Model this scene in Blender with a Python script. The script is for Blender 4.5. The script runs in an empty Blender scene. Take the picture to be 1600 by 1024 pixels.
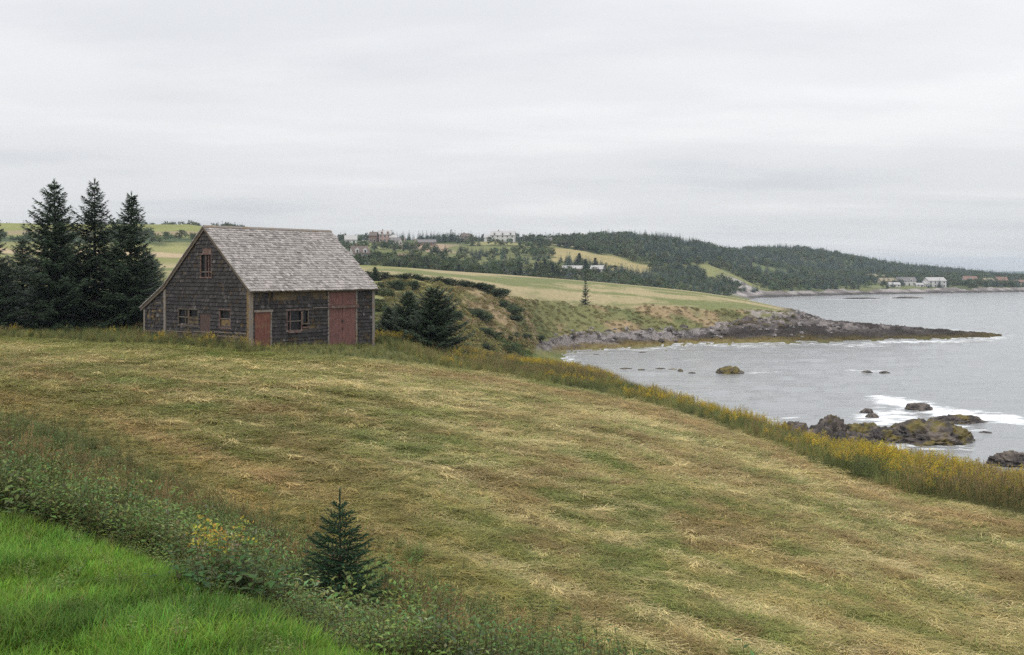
import bpy, bmesh, math, random
import numpy as np
from mathutils import Vector, Matrix, Euler

random.seed(7)
RNG = np.random.default_rng(11)
SC = bpy.context.scene
COL = SC.collection
R = math.radians

# ------------------------------------------------------------------ camera, sky, sun, exposure
CAM_Z = 17.0                     # metres above the sea
F = 1556.0                       # focal length in units of the 1600-wide photograph
HOR = 424.0
cam_d = bpy.data.cameras.new('camera')
cam = bpy.data.objects.new('camera', cam_d)
COL.objects.link(cam)
cam.location = (0, 0, CAM_Z)
cam.rotation_euler = (R(90), 0, 0)
cam_d.sensor_width = 36.0
cam_d.lens = 36.0 * F / 1600.0
cam_d.shift_y = -(512 - HOR) / 1600.0
cam_d.clip_start = 0.1
cam_d.clip_end = 20000
SC.camera = cam

SUN_EL, SUN_AZ = R(52), R(205)   # azimuth of the sun, clockwise from +Y
w = bpy.data.worlds.new('World')
SC.world = w
w.use_nodes = True
nt = w.node_tree
nt.nodes.clear()
def N(t, kind, **kw):
    n = t.nodes.new(kind)
    for k, v in kw.items():
        setattr(n, k, v)
    return n
out = N(nt, 'ShaderNodeOutputWorld')
sky = N(nt, 'ShaderNodeTexSky', sky_type='NISHITA', sun_disc=False)
sky.sun_elevation = SUN_EL
sky.sun_rotation = SUN_AZ
bg1 = N(nt, 'ShaderNodeBackground'); bg1.inputs[1].default_value = 0.10
bg2 = N(nt, 'ShaderNodeBackground'); bg2.inputs[1].default_value = 1.0
mixs = N(nt, 'ShaderNodeMixShader'); mixs.inputs[0].default_value = 0.94
tc = N(nt, 'ShaderNodeTexCoord')
sep = N(nt, 'ShaderNodeSeparateXYZ')
nt.links.new(tc.outputs['Generated'], sep.inputs[0])
def M(t, op, a, b=None, c=None):
    n = N(t, 'ShaderNodeMath', operation=op)
    for i, v in enumerate((a, b, c)):
        if v is None: continue
        if isinstance(v, (int, float)): n.inputs[i].default_value = v
        else: t.links.new(v, n.inputs[i])
    return n.outputs[0]
zz = M(nt, 'ADD', M(nt, 'ABSOLUTE', sep.outputs[2]), 0.10)
cx = M(nt, 'DIVIDE', sep.outputs[0], zz)
cy = M(nt, 'DIVIDE', sep.outputs[1], zz)
comb = N(nt, 'ShaderNodeCombineXYZ')
nt.links.new(cx, comb.inputs[0]); nt.links.new(cy, comb.inputs[1])
mp = N(nt, 'ShaderNodeMapping'); mp.inputs['Scale'].default_value = (0.52, 0.85, 1); mp.inputs['Rotation'].default_value = (0, 0, R(4)); mp.inputs['Location'].default_value = (3.1, 1.7, 0)
nt.links.new(comb.outputs[0], mp.inputs[0])
n1 = N(nt, 'ShaderNodeTexNoise'); n1.inputs['Scale'].default_value = 0.9; n1.inputs['Detail'].default_value = 6; n1.inputs['Roughness'].default_value = 0.52; n1.inputs['Distortion'].default_value = 0.2
nt.links.new(mp.outputs[0], n1.inputs['Vector'])
rp = N(nt, 'ShaderNodeValToRGB')
rp.color_ramp.interpolation = 'EASE'
e = rp.color_ramp.elements
e[0].position = 0.30; e[0].color = (0.685, 0.695, 0.720, 1)
e[1].position = 0.68; e[1].color = (0.880, 0.880, 0.884, 1)
m_ = e.new(0.5); m_.color = (0.788, 0.792, 0.805, 1)
nt.links.new(n1.outputs['Fac'], rp.inputs[0])
nt.links.new(sky.outputs[0], bg1.inputs[0])
ov = M(nt, 'MULTIPLY_ADD', M(nt, 'MAXIMUM', sep.outputs[2], 0.0), 1.15, 0.93)
ovs = N(nt, 'ShaderNodeVectorMath', operation='SCALE')
nt.links.new(rp.outputs[0], ovs.inputs[0]); nt.links.new(ov, ovs.inputs['Scale'])
nt.links.new(ovs.outputs[0], bg2.inputs[0])
nt.links.new(bg1.outputs[0], mixs.inputs[1]); nt.links.new(bg2.outputs[0], mixs.inputs[2])
nt.links.new(mixs.outputs[0], out.inputs[0])

sun_d = bpy.data.lights.new('sun', 'SUN')
sun = bpy.data.objects.new('sun', sun_d)
COL.objects.link(sun)
sun_d.energy = 1.2
sun_d.angle = R(25)
sun_d.color = (1.0, 0.96, 0.90)
sdir = Vector((math.sin(SUN_AZ) * math.cos(SUN_EL), math.cos(SUN_AZ) * math.cos(SUN_EL), math.sin(SUN_EL)))
sun.rotation_euler = (-sdir).to_track_quat('-Z', 'Y').to_euler()

SC.view_settings.view_transform = 'Standard'
SC.view_settings.look = 'None'
SC.view_settings.exposure = 0.0
SC.view_settings.gamma = 1.0
SC.render.engine = 'CYCLES'
SC.cycles.max_bounces = 5
SC.cycles.diffuse_bounces = 2
SC.cycles.glossy_bounces = 3
SC.cycles.transmission_bounces = 3
SC.cycles.volume_bounces = 0
SC.cycles.transparent_max_bounces = 8
SC.cycles.caustics_reflective = False
SC.cycles.caustics_refractive = False
SC.cycles.use_denoising = False      # fine grass keeps its grain, as on film
SC.cycles.use_adaptive_sampling = True
SC.cycles.adaptive_threshold = 0.015

# ------------------------------------------------------------------ helpers
def tag(o, label=None, cat=None, group=None, kind=None):
    if label: o['label'] = label
    if cat: o['category'] = cat
    if group: o['group'] = group
    if kind: o['kind'] = kind
    return o

def empty(name, loc=(0, 0, 0), rz=0.0):
    o = bpy.data.objects.new(name, None)
    COL.objects.link(o)
    o.location = loc
    o.rotation_euler = (0, 0, rz)
    o.empty_display_size = 0.3
    return o

def link(name, me, parent=None, loc=None, rot=None, scale=None):
    o = bpy.data.objects.new(name, me)
    COL.objects.link(o)
    if parent is not None: o.parent = parent
    if loc is not None: o.location = loc
    if rot is not None: o.rotation_euler = rot
    if scale is not None: o.scale = scale
    return o

def copy_tree(o, parent=None):
    c = o.copy()
    COL.objects.link(c)
    c.parent = parent
    for ch in o.children:
        copy_tree(ch, c)
    return c

class MB:
    """collects faces; every face has a colour and a material slot"""
    def __init__(s):
        s.v = []; s.f = []; s.c = []; s.m = []
    def face(s, pts, col=(1, 1, 1), m=0):
        b = len(s.v)
        s.v.extend([tuple(p) for p in pts])
        s.f.append(tuple(range(b, b + len(pts))))
        s.c.append(col); s.m.append(m)
    def box(s, lo, hi, col=(1, 1, 1), m=0, M4=None):
        x0, y0, z0 = lo; x1, y1, z1 = hi
        P = [Vector(p) for p in ((x0,y0,z0),(x1,y0,z0),(x1,y1,z0),(x0,y1,z0),(x0,y0,z1),(x1,y0,z1),(x1,y1,z1),(x0,y1,z1))]
        s.hexa(P, col, m, M4)
    def hexa(s, P, col=(1, 1, 1), m=0, M4=None):
        if M4 is not None: P = [M4 @ Vector(p) for p in P]
        b = len(s.v)
        s.v.extend([tuple(p) for p in P])
        for q in ((0,3,2,1),(4,5,6,7),(0,1,5,4),(1,2,6,5),(2,3,7,6),(3,0,4,7)):
            s.f.append(tuple(b + i for i in q)); s.c.append(col); s.m.append(m)
    def tube(s, pts, rad, n=6, col=(1, 1, 1), m=0, cap=True):
        pts = [Vector(p) for p in pts]
        rings = []
        for i, p in enumerate(pts):
            d = (pts[min(i + 1, len(pts) - 1)] - pts[max(i - 1, 0)]).normalized()
            a = d.orthogonal().normalized(); bb = d.cross(a)
            r = rad[i] if isinstance(rad, (list, tuple)) else rad
            base = len(s.v)
            for k in range(n):
                t = 2 * math.pi * k / n
                s.v.append(tuple(p + a * (r * math.cos(t)) + bb * (r * math.sin(t))))
            rings.append(base)
        for i in range(len(rings) - 1):
            for k in range(n):
                s.f.append((rings[i] + k, rings[i] + (k + 1) % n, rings[i + 1] + (k + 1) % n, rings[i + 1] + k)); s.c.append(col); s.m.append(m)
        if cap:
            for ring in (rings[0], rings[-1]):
                s.f.append(tuple(ring + k for k in range(n))); s.c.append(col); s.m.append(m)
    def mesh(s, name, mats, smooth=False):
        me = bpy.data.meshes.new(name)
        me.from_pydata(s.v, [], s.f)
        a = me.attributes.new('col', 'FLOAT_COLOR', 'FACE')
        c = np.ones((len(s.f), 4), np.float32); c[:, :3] = np.array(s.c, np.float32).reshape(-1, 3)
        a.data.foreach_set('color', c.ravel())
        if not isinstance(mats, (list, tuple)): mats = [mats]
        for m in mats: me.materials.append(m)
        if len(mats) > 1: me.polygons.foreach_set('material_index', np.array(s.m, np.int32))
        if smooth: me.polygons.foreach_set('use_smooth', np.ones(len(s.f), bool))
        me.update()
        return me
    def obj(s, name, mats, parent=None, smooth=False, loc=None, rot=None):
        return link(name, s.mesh(name, mats, smooth), parent, loc, rot)

# ---- value noise in numpy
def _h(ix, iy, iz, seed):
    n = (ix.astype(np.int64) * 374761393 + iy.astype(np.int64) * 668265263 + iz.astype(np.int64) * 2147483647 + seed * 974711) & 0x7fffffff
    n = ((n ^ (n >> 13)) * 1274126177) & 0x7fffffff
    n = ((n ^ (n >> 16)) * 2246822519) & 0x7fffffff
    return ((n ^ (n >> 15)) & 0xffff) / 65535.0
_TAB = np.random.default_rng(5).random((256, 256)).astype(np.float32)
def noise(x, y, z=None, seed=0):
    x = np.asarray(x, np.float32); y = np.asarray(y, np.float32)
    if z is None:
        ix = np.floor(x); iy = np.floor(y)
        fx = x - ix; fy = y - iy
        fx = fx * fx * (3 - 2 * fx); fy = fy * fy * (3 - 2 * fy)
        a = (ix.astype(np.int32) + seed * 37) & 255; b = (iy.astype(np.int32) + seed * 91) & 255
        a1 = (a + 1) & 255; b1 = (b + 1) & 255
        t0 = _TAB[a, b]; t2 = _TAB[a, b1]
        u = t0 + (_TAB[a1, b] - t0) * fx; v = t2 + (_TAB[a1, b1] - t2) * fx
        return u + (v - u) * fy
    z = np.asarray(z, float)
    ix, iy, iz = np.floor(x), np.floor(y), np.floor(z)
    fx, fy, fz = x - ix, y - iy, z - iz
    fx, fy, fz = [t * t * (3 - 2 * t) for t in (fx, fy, fz)]
    r = 0
    for a in (0, 1):
        for b in (0, 1):
            for c in (0, 1):
                r = r + _h(ix + a, iy + b, iz + c, seed) * (fx if a else 1 - fx) * (fy if b else 1 - fy) * (fz if c else 1 - fz)
    return r
def fbm(x, y, z=None, seed=0, octv=4, rough=0.5):
    a, s, t = 1.0, 0.0, 0.0
    for o in range(octv):
        k = 2.03 ** o
        s = s + a * noise(x * k + 17.3 * o, y * k - 9.1 * o, None if z is None else z * k + 3.7 * o, seed + o)
        t += a; a *= rough
    return s / t
def sstep(a, b, x):
    t = np.clip((x - a) / (b - a), 0, 1)
    return t * t * (3 - 2 * t)
def lerp(a, b, t):
    t = np.asarray(t)[..., None]
    return np.asarray(a) * (1 - t) + np.asarray(b) * t

# ------------------------------------------------------------------ materials
def new_mat(name):
    m = bpy.data.materials.new(name)
    m.use_nodes = True
    t = m.node_tree
    t.nodes.clear()
    return m, t
def mixcol(t, kind, fac, a, b):
    n = N(t, 'ShaderNodeMix', data_type='RGBA', blend_type=kind)
    for sock, v in ((n.inputs[0], fac), (n.inputs[6], a), (n.inputs[7], b)):
        if isinstance(v, (int, float)): sock.default_value = v
        elif isinstance(v, (tuple, list)): sock.default_value = (*v, 1) if len(v) == 3 else v
        else: t.links.new(v, sock)
    return n.outputs[2]
def noise_tex(t, scale, detail=4, rough=0.55, vec=None, stretch=None, coord='Object'):
    tcn = N(t, 'ShaderNodeTexCoord')
    v = tcn.outputs[coord] if vec is None else vec
    if stretch is not None:
        mpn = N(t, 'ShaderNodeMapping'); mpn.inputs['Scale'].default_value = stretch
        t.links.new(v, mpn.inputs[0]); v = mpn.outputs[0]
    n = N(t, 'ShaderNodeTexNoise')
    n.inputs['Scale'].default_value = scale; n.inputs['Detail'].default_value = detail; n.inputs['Roughness'].default_value = rough
    t.links.new(v, n.inputs['Vector'])
    return n.outputs['Fac']
def maprange(t, v, a, b, c, d):
    n = N(t, 'ShaderNodeMapRange')
    t.links.new(v, n.inputs[0])
    for i, x in enumerate((a, b, c, d)): n.inputs[i + 1].default_value = x
    return n.outputs[0]

def surf_mat(name, base, rough=0.85, var=0.35, scale=6.0, stretch=None, bump=0.0, bscale=None, use_col=False, objrand=0.0, spec=0.3, second=None, sscale=2.0, scut=(0.5, 0.65)):
    """painted, wooden, stone ... surface: base colour (or face colour) varied by noise"""
    m, t = new_mat(name)
    o = N(t, 'ShaderNodeOutputMaterial'); p = N(t, 'ShaderNodeBsdfPrincipled')
    p.inputs['Roughness'].default_value = rough
    p.inputs['Specular IOR Level'].default_value = spec
    if use_col:
        at = N(t, 'ShaderNodeAttribute', attribute_name='col'); c = mixcol(t, 'MULTIPLY', 1.0, at.outputs['Color'], base)
    else:
        rgb = N(t, 'ShaderNodeRGB'); rgb.outputs[0].default_value = (*base, 1); c = rgb.outputs[0]
    if second is not None:
        f2 = maprange(t, noise_tex(t, sscale, 5, 0.6), scut[0], scut[1], 0, 1)
        c = mixcol(t, 'MIX', f2, c, second)
    nz = noise_tex(t, scale, 6, 0.62, stretch=stretch)
    k = maprange(t, nz, 0.25, 0.75, 1 - var, 1 + var)
    if objrand:
        oi = N(t, 'ShaderNodeObjectInfo')
        k = M(t, 'MULTIPLY', k, maprange(t, oi.outputs['Random'], 0, 1, 1 - objrand, 1 + objrand))
    vm = N(t, 'ShaderNodeVectorMath', operation='SCALE')
    t.links.new(c, vm.inputs[0]); t.links.new(k, vm.inputs['Scale'])
    t.links.new(vm.outputs[0], p.inputs['Base Color'])
    if bump:
        b = N(t, 'ShaderNodeBump'); b.inputs['Strength'].default_value = bump; b.inputs['Distance'].default_value = 0.05
        t.links.new(noise_tex(t, bscale or scale, 6, 0.65, stretch=stretch), b.inputs['Height'])
        t.links.new(b.outputs[0], p.inputs['Normal'])
    t.links.new(p.outputs[0], o.inputs[0])
    return m

def leaf_mat(name, inst=True, trans=0.22, objrand=0.0, rough=0.6):
    """foliage: face colour, times the instance's tint where it is scattered"""
    m, t = new_mat(name)
    o = N(t, 'ShaderNodeOutputMaterial')
    at = N(t, 'ShaderNodeAttribute', attribute_name='col'); c = at.outputs['Color']
    if inst:
        a2 = N(t, 'ShaderNodeAttribute', attribute_name='tint', attribute_type='INSTANCER')
        c = mixcol(t, 'MULTIPLY', 1.0, c, a2.outputs['Color'])
    if objrand:
        oi = N(t, 'ShaderNodeObjectInfo')
        vm = N(t, 'ShaderNodeVectorMath', operation='SCALE')
        t.links.new(c, vm.inputs[0]); t.links.new(maprange(t, oi.outputs['Random'], 0, 1, 1 - objrand, 1 + objrand), vm.inputs['Scale'])
        c = vm.outputs[0]
    p = N(t, 'ShaderNodeBsdfPrincipled'); p.inputs['Roughness'].default_value = rough; p.inputs['Specular IOR Level'].default_value = 0.25
    t.links.new(c, p.inputs['Base Color'])
    tr = N(t, 'ShaderNodeBsdfTranslucent'); t.links.new(c, tr.inputs[0])
    mx = N(t, 'ShaderNodeMixShader'); mx.inputs[0].default_value = trans
    t.links.new(p.outputs[0], mx.inputs[1]); t.links.new(tr.outputs[0], mx.inputs[2])
    t.links.new(mx.outputs[0], o.inputs[0])
    return m

MAT = {}
MAT['leaf_i'] = leaf_mat('scattered_foliage')
MAT['leaf'] = leaf_mat('foliage', inst=False, objrand=0.22)
MAT['needle'] = leaf_mat('spruce_needles', inst=False, trans=0.10, objrand=0.12, rough=0.55)
MAT['bark'] = surf_mat('bark', (0.055, 0.042, 0.034), 0.95, 0.4, 9, stretch=(1, 1, 0.25), bump=0.6)

# ------------------------------------------------------------------ terrain: rows of (column px, depth m, metres below the camera)
ROWS = [
 [(-1400,1,1.70),(3000,1,1.70)],                                                                               # 0 verge at the camera
 [(-1400,7,2.2),(0,6,2.2),(560,4.5,1.95),(1000,3.6,1.85),(1600,2.6,1.8),(3000,2,1.8)],                          # 1 lawn
 [(-1400,13,2.7),(0,10,2.5),(200,8.6,2.47),(300,7.8,2.45),(450,6.45,2.39),(560,5.7,2.27),(800,5.2,2.2),(1200,4.2,2.1),(1600,3.6,2.05),(3000,3,2)],  # 2 lawn edge
 [(-1400,20,3.9),(0,17,3.85),(300,13.5,3.95),(530,11.7,3.95),(900,9.5,4.2),(1600,8,4.4),(3000,7.5,4.4)],        # 3 foot of the bank
 [(-1400,32,4.1),(0,29,4.2),(250,22,4.5),(480,17.2,4.7),(620,15.5,4.75),(900,13,5.0),(1600,10.5,5.2),(3000,10,5.2)],  # 4 weeds end
 [(-1400,45,3.9),(0,42,3.95),(400,33,4.3),(800,26,5.15),(1200,22,5.75),(1600,16.5,5.6),(3000,15,5.6)],          # 5 middle of the mown field
 [(-1400,58,3.6),(0,56,3.85),(200,53,3.95),(400,49.5,4.1),(600,49.7,4.7),(700,55.2,5.5),(800,57.4,6.2),(900,56.9,6.8),(1000,51.1,6.9),(1100,44.9,6.95),(1200,38.3,6.8),(1300,31.5,6.5),(1400,27.9,6.3),(1500,25.8,6.15),(1600,23.9,6.0),(3000,17.5,5.6)],  # 6 edge of the mown field
 [(-1400,66,4.1),(0,64,4.2),(200,62,3.95),(400,56,4.0),(600,62,4.5),(700,68,5.6),(800,70,6.6),(900,68,7.0),(1000,62,7.5),(1100,55,7.8),(1200,48,7.9),(1300,42,7.7),(1400,38,7.5),(1500,35,7.4),(1600,32,7.2),(3000,25,6.8)],  # 7 top of the sea bank
 [(-1400,92,5.5),(0,90,5.5),(400,85,6.0),(600,95,8),(700,100,10),(800,110,13.5),(900,120,17.8),(1000,95,18.6),(1100,86,18.8),(1200,80,18.8),(1600,60,18.8),(3000,50,18.8)],  # 8 foot of the sea bank
 [(-1400,130,6),(0,130,6),(400,130,5.5),(600,125,6.5),(700,135,8),(800,170,12),(850,202,16.2),(900,215,17.25),(1000,226,17.3),(1100,238,17.3),(1200,240,17.3),(1300,242,17.3),(1400,249,17.3),(1500,254,17.3),(1550,257,17.35),(1590,259,18.4),(1700,262,19.5),(3000,262,19.5)],  # 9 shore of the cove
 [(-1400,160,4),(0,160,4),(400,160,4),(600,145,4.5),(700,160,6),(800,185,10),(850,211,14.4),(900,226,13.8),(1000,237,14.0),(1100,247,13.6),(1200,257,12.7),(1240,258,12.6),(1300,256,14.1),(1400,258,15.2),(1500,260,16.3),(1550,261,17.0),(1590,263,18.4),(1700,268,19.5),(3000,268,19.5)],  # 10 top of the rocks
 [(-1400,200,1),(0,200,1.5),(400,200,1),(600,200,1.0),(700,200,2.6),(800,215,5.5),(850,232,6.9),(900,245,8),(1000,252,8.8),(1100,258,9.7),(1200,266,10.9),(1240,267,11.7),(1300,264,14.5),(1400,264,15.6),(1500,264,16.5),(1550,265,17.1),(1590,267,18.4),(1700,272,19.5),(3000,272,19.5)],  # 11 top of the grassy bluff
 [(-1400,300,-5),(0,300,-5),(400,300,-3),(600,300,-1.5),(700,300,-0.1),(800,305,1.2),(900,305,2.75),(1000,300,4.4),(1100,290,6.3),(1200,285,9.5),(1240,280,11.4),(1300,275,15.6),(1400,270,16.3),(1500,268,16.9),(1550,269,17.4),(1590,271,18.4),(1700,276,19.5),(3000,276,19.5)],  # 12 crest of the pale field
 [(-1400,350,-7),(0,350,-7),(400,350,-4),(600,350,0.5),(700,350,2.5),(800,350,5),(900,350,8),(1000,350,10),(1100,345,14),(1200,335,18.6),(1300,320,19.5),(3000,320,19.5)],  # 13 dip behind it
 [(-1400,450,-14),(0,450,-14),(290,450,-14),(430,450,-8),(600,450,-4),(700,450,-2),(800,450,0),(900,450,2.5),(1000,460,6),(1100,480,14),(1200,520,19.2),(1300,560,19.5),(3000,600,19.5)],  # 14 valley
 [(-1400,600,-28),(0,600,-28),(290,600,-28),(340,600,-25),(430,600,-17),(600,600,-15),(700,600,-13),(800,600,-12),(900,600,-9),(1000,640,-2),(1100,645,6),(1150,648,12),(1200,650,17.0),(1300,700,17.3),(1400,740,17.3),(1500,780,17.3),(1600,820,17.3),(3000,1100,17.3)],  # 15 slope, far shore
 [(-1400,700,-30),(290,700,-30),(340,700,-27),(430,700,-20),(600,700,-21),(700,700,-20),(800,700,-19.5),(900,700,-17),(1000,720,-14),(1100,705,-4),(1150,690,4.5),(1200,674,13.0),(1300,717,13.2),(1400,757,13.2),(1500,797,13.3),(1600,837,13.5),(3000,1120,13.5)],  # 16 back of the far shore
 [(-1400,800,-26),(290,800,-26),(430,790,-19),(600,790,-21.5),(700,790,-21),(800,800,-22),(900,830,-25.5),(960,850,-29),(1010,850,-28.5),(1050,850,-25.5),(1100,850,-20),(1150,860,-12.5),(1200,880,-6),(1300,900,2),(1400,900,7),(1500,920,9.5),(1600,950,10.5),(3000,1240,11)],  # 17 wooded hill
 [(-1400,1150,-10),(600,1150,-10),(1000,1150,-16),(1100,1150,-15),(1150,1150,-19.5),(1220,1150,-25.5),(1300,1150,-18.4),(1400,1150,-4.8),(1500,1150,2.6),(1600,1180,9.6),(1700,1200,13),(3000,1500,14)],  # 18 second hill
 [(-1400,1600,2),(1000,1600,2),(1400,1600,8),(1500,1600,15),(1600,1600,18.6),(3000,1900,19.5)],                  # 19
 [(-1400,2600,19.5),(3000,2600,19.5)],                                                                          # 20 back to the sea
]
SUB = [10, 22, 40, 36, 70, 80, 24, 22, 30, 70, 44, 26, 16, 18, 30, 20, 26, 26, 10, 6]

def pchip(x, y, xq):
    x = np.asarray(x, float); y = np.asarray(y, float)
    h = np.diff(x); dl = np.diff(y) / h
    if len(x) == 2: return np.interp(xq, x, y)
    d = np.zeros_like(y)
    for i in range(1, len(x) - 1):
        if dl[i - 1] * dl[i] > 0:
            w1 = 2 * h[i] + h[i - 1]; w2 = h[i] + 2 * h[i - 1]
            d[i] = (w1 + w2) / (w1 / dl[i - 1] + w2 / dl[i])
    d[0], d[-1] = dl[0], dl[-1]
    k = np.clip(np.searchsorted(x, xq) - 1, 0, len(x) - 2)
    t = np.clip((xq - x[k]) / h[k], 0, 1)
    return (y[k] * (1 + 2 * t) * (1 - t) ** 2 + d[k] * h[k] * t * (1 - t) ** 2 + y[k + 1] * t * t * (3 - 2 * t) + d[k + 1] * h[k] * t * t * (t - 1))

PX = np.concatenate([np.linspace(-1400, -120, 40, endpoint=False), np.linspace(-120, 1720, 740), np.linspace(1720, 3000, 41)[1:]])
NC = len(PX)
RD = np.array([pchip(*zip(*[(a, b) for a, b, c in r]), PX) for r in ROWS])
RH = np.array([pchip(*zip(*[(a, c) for a, b, c in r]), PX) for r in ROWS])
for i in range(1, len(ROWS)): RD[i] = np.maximum(RD[i], RD[i - 1] + 0.3)
VV = np.concatenate([np.linspace(i, i + 1, s, endpoint=False) for i, s in enumerate(SUB)] + [[len(SUB)]])
ki = np.minimum(VV.astype(int), len(SUB) - 1); kt = (VV - ki)[:, None]
D = RD[ki] * (1 - kt) + RD[ki + 1] * kt
# monotone cubic of h over d, per column
hh = np.diff(RD, axis=0); dl = np.diff(RH, axis=0) / hh
dd = np.zeros_like(RH)
w1 = 2 * hh[1:] + hh[:-1]; w2 = hh[1:] + 2 * hh[:-1]
same = dl[:-1] * dl[1:] > 0
with np.errstate(all='ignore'):
    dd[1:-1] = np.where(same, (w1 + w2) / (w1 / dl[:-1] + w2 / dl[1:]), 0)
dd[0], dd[-1] = dl[0], dl[-1]
H = (RH[ki] * (1 + 2 * kt) * (1 - kt) ** 2 + dd[ki] * hh[ki] * kt * (1 - kt) ** 2 + RH[ki + 1] * kt * kt * (3 - 2 * kt) + dd[ki + 1] * hh[ki] * kt * kt * (kt - 1))
X = (PX[None, :] - 800) / F * D
Y = D.copy()
V2 = np.repeat(VV[:, None], NC, 1)
P2 = np.repeat(PX[None, :], len(VV), 0)
Z = CAM_Z - H
# relief
und = fbm(X / 6.0, Y / 6.0, seed=3, octv=4) - 0.5
Z = Z + und * (0.22 * sstep(2.5, 4, V2) * (1 - sstep(6.2, 7.5, V2)))
Z = Z + (fbm(X / 0.9, Y / 0.9, seed=5, octv=3) - 0.5) * 0.10 * sstep(3.6, 4.2, V2) * (1 - sstep(6, 6.6, V2))
Z = Z + (fbm(X / 14, Y / 14, seed=8, octv=4) - 0.5) * 2.2 * sstep(7.2, 8.2, V2) * (1 - sstep(8.6, 9.0, V2)) * (P2 < 900)
bl = sstep(9.3, 10.0, V2) * (1 - sstep(10.8, 11.2, V2)) + 0.5 * sstep(8.5, 9, V2) * (1 - sstep(10.5, 11.2, V2)) * (P2 < 820)
Z = Z + (fbm(X / 9, Y / 7, seed=21, octv=5, rough=0.55) - 0.5) * 3.4 * bl * sstep(560, 700, P2) * (1 - sstep(1180, 1260, P2))
rlim = -0.42 * (1 - sstep(1080, 1190, P2))
rockm = sstep(8.8, 9.15, V2) * (1 - sstep(10.0 + rlim, 10.40 + rlim + 0.3 * (noise(X / 11, Y / 11, seed=31) - 0.5), V2)) * sstep(800, 880, P2) * (1 - sstep(1560, 1640, P2))
rockm = np.maximum(rockm, sstep(9.0, 9.2, V2) * (1 - sstep(12.2, 13, V2)) * sstep(1200, 1270, P2) * (1 - sstep(1560, 1640, P2)))
rg = 1 - np.abs(2 * fbm(X / 8.0, Y / 3.4, seed=41, octv=5, rough=0.6) - 1)
rg2 = 1 - np.abs(2 * fbm((X + Y) / 2.2, (Y - X * .4) / 1.1, seed=47, octv=3, rough=0.6) - 1)
Z = Z + rockm * ((rg - 0.62) * 3.4 * (1 - 0.72 * sstep(1330, 1540, P2)) + (rg2 - 0.6) * 1.1)
ter = Z + (fbm(X / 5, Y / 5, seed=44, octv=4, rough=.6) - .5) * 2.6 + X * .03
stp = 0.75
fr_ = ter / stp - np.floor(ter / stp)
zt_ = (np.floor(ter / stp) + sstep(.45, .95, fr_)) * stp - (ter - Z)
Z = Z + (zt_ - Z) * 0.85 * rockm
farrock = sstep(14.8, 15, V2) * (1 - sstep(15.8, 16.0, V2)) * sstep(1130, 1200, P2)
Z = Z + farrock * (fbm(X / 14, Y / 8, seed=51, octv=4, rough=0.65) - 0.5) * 5.0
Z = Z + (fbm(X / 60, Y / 60, seed=61, octv=3) - 0.5) * 5.0 * sstep(13, 15, V2) * (1 - farrock) * (1 - sstep(18.5, 19, V2)) * (1 - sstep(1180, 1260, P2) * (1 - sstep(16.2, 17, V2)))

def ground(x, y):
    """height of the ground sheet at world x, y"""
    px = np.clip(800 + F * x / max(y, 0.5), PX[0], PX[-1])
    c = np.searchsorted(PX, px) - 1
    c = min(max(c, 0), NC - 2)
    t = (px - PX[c]) / (PX[c + 1] - PX[c])
    return float(np.interp(y, D[:, c], Z[:, c]) * (1 - t) + np.interp(y, D[:, c + 1], Z[:, c + 1]) * t)
def at(px, d):
    x = (px - 800) / F * d
    return Vector((x, d, ground(x, d)))

# ---- colours of the ground (what grows or lies there)
jit = (fbm(X / 2.5, Y / 2.5, seed=71, octv=4) - 0.5)
jitf = (fbm(X / 18, Y / 18, seed=72, octv=4) - 0.5)
Vj = V2 + jit * np.where(V2 < 5, 0.25, 0.10) + jitf * np.where(V2 > 8, 0.25, 0.0)
C = np.zeros(X.shape + (3,))
lawn = lerp((0.085, 0.195, 0.018), (0.150, 0.285, 0.034), fbm(X / 1.2, Y / 1.2, seed=73))
weed = lerp((0.070, 0.090, 0.030), (0.125, 0.120, 0.050), fbm(X / 2, Y / 2, seed=74))
us = P2 / 1600 * 46; vs = (V2 - 4) * 17 + 0.9 * fbm(X / 5, Y / 5, seed=180, octv=2)
g1 = fbm(us * 0.26, vs * 1.9, seed=81, octv=5, rough=0.58)
g2 = fbm(us * 0.45 + 9, vs * 1.1, seed=82, octv=4, rough=0.6)
g3 = fbm(X / 7.0, Y / 9.0, seed=83, octv=3)
g4 = fbm(us * 0.10 + 4, vs * 2.3, seed=84, octv=3)
straw, green, brown, pale = (0.335, 0.292, 0.125), (0.140, 0.172, 0.042), (0.235, 0.165, 0.075), (0.480, 0.430, 0.235)
g5 = fbm(X / 0.9, Y / 1.6, seed=85, octv=4, rough=.65)
fld = lerp(straw, green, sstep(0.36, 0.58, g1 * 0.45 + g3 * 0.2 + g5 * 0.35))
fld = lerp(fld, brown, 0.7 * sstep(0.48, 0.62, g2 * .7 + fbm(X / 1.3, Y / 2.2, seed=185, octv=3) * .3))
fld = lerp(fld, pale, 0.8 * sstep(0.49, 0.62, g4) * sstep(0.35, 0.55, 1 - g1))
far_l = sstep(4.9, 5.6, V2) * (1 - sstep(500, 1000, P2))
fld = lerp(fld, lerp(pale, (0.23, 0.23, 0.075), sstep(0.38, 0.60, g1 * .6 + g5 * .4)), 0.8 * far_l)
nearb = (1 - sstep(4.05, 4.75, V2)) * (1 - sstep(500, 1000, P2))
fld = lerp(fld, lerp((0.245, 0.175, 0.055), (0.165, 0.170, 0.042), sstep(.35, .65, g2)), 0.7 * nearb)
swa = np.exp(-((V2 - 4.27 - jit * .12) / .05) ** 2) * sstep(100, 200, P2) * (1 - sstep(420, 600, P2))
fld = lerp(fld, (0.36, 0.255, 0.125), 0.75 * swa)
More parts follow.
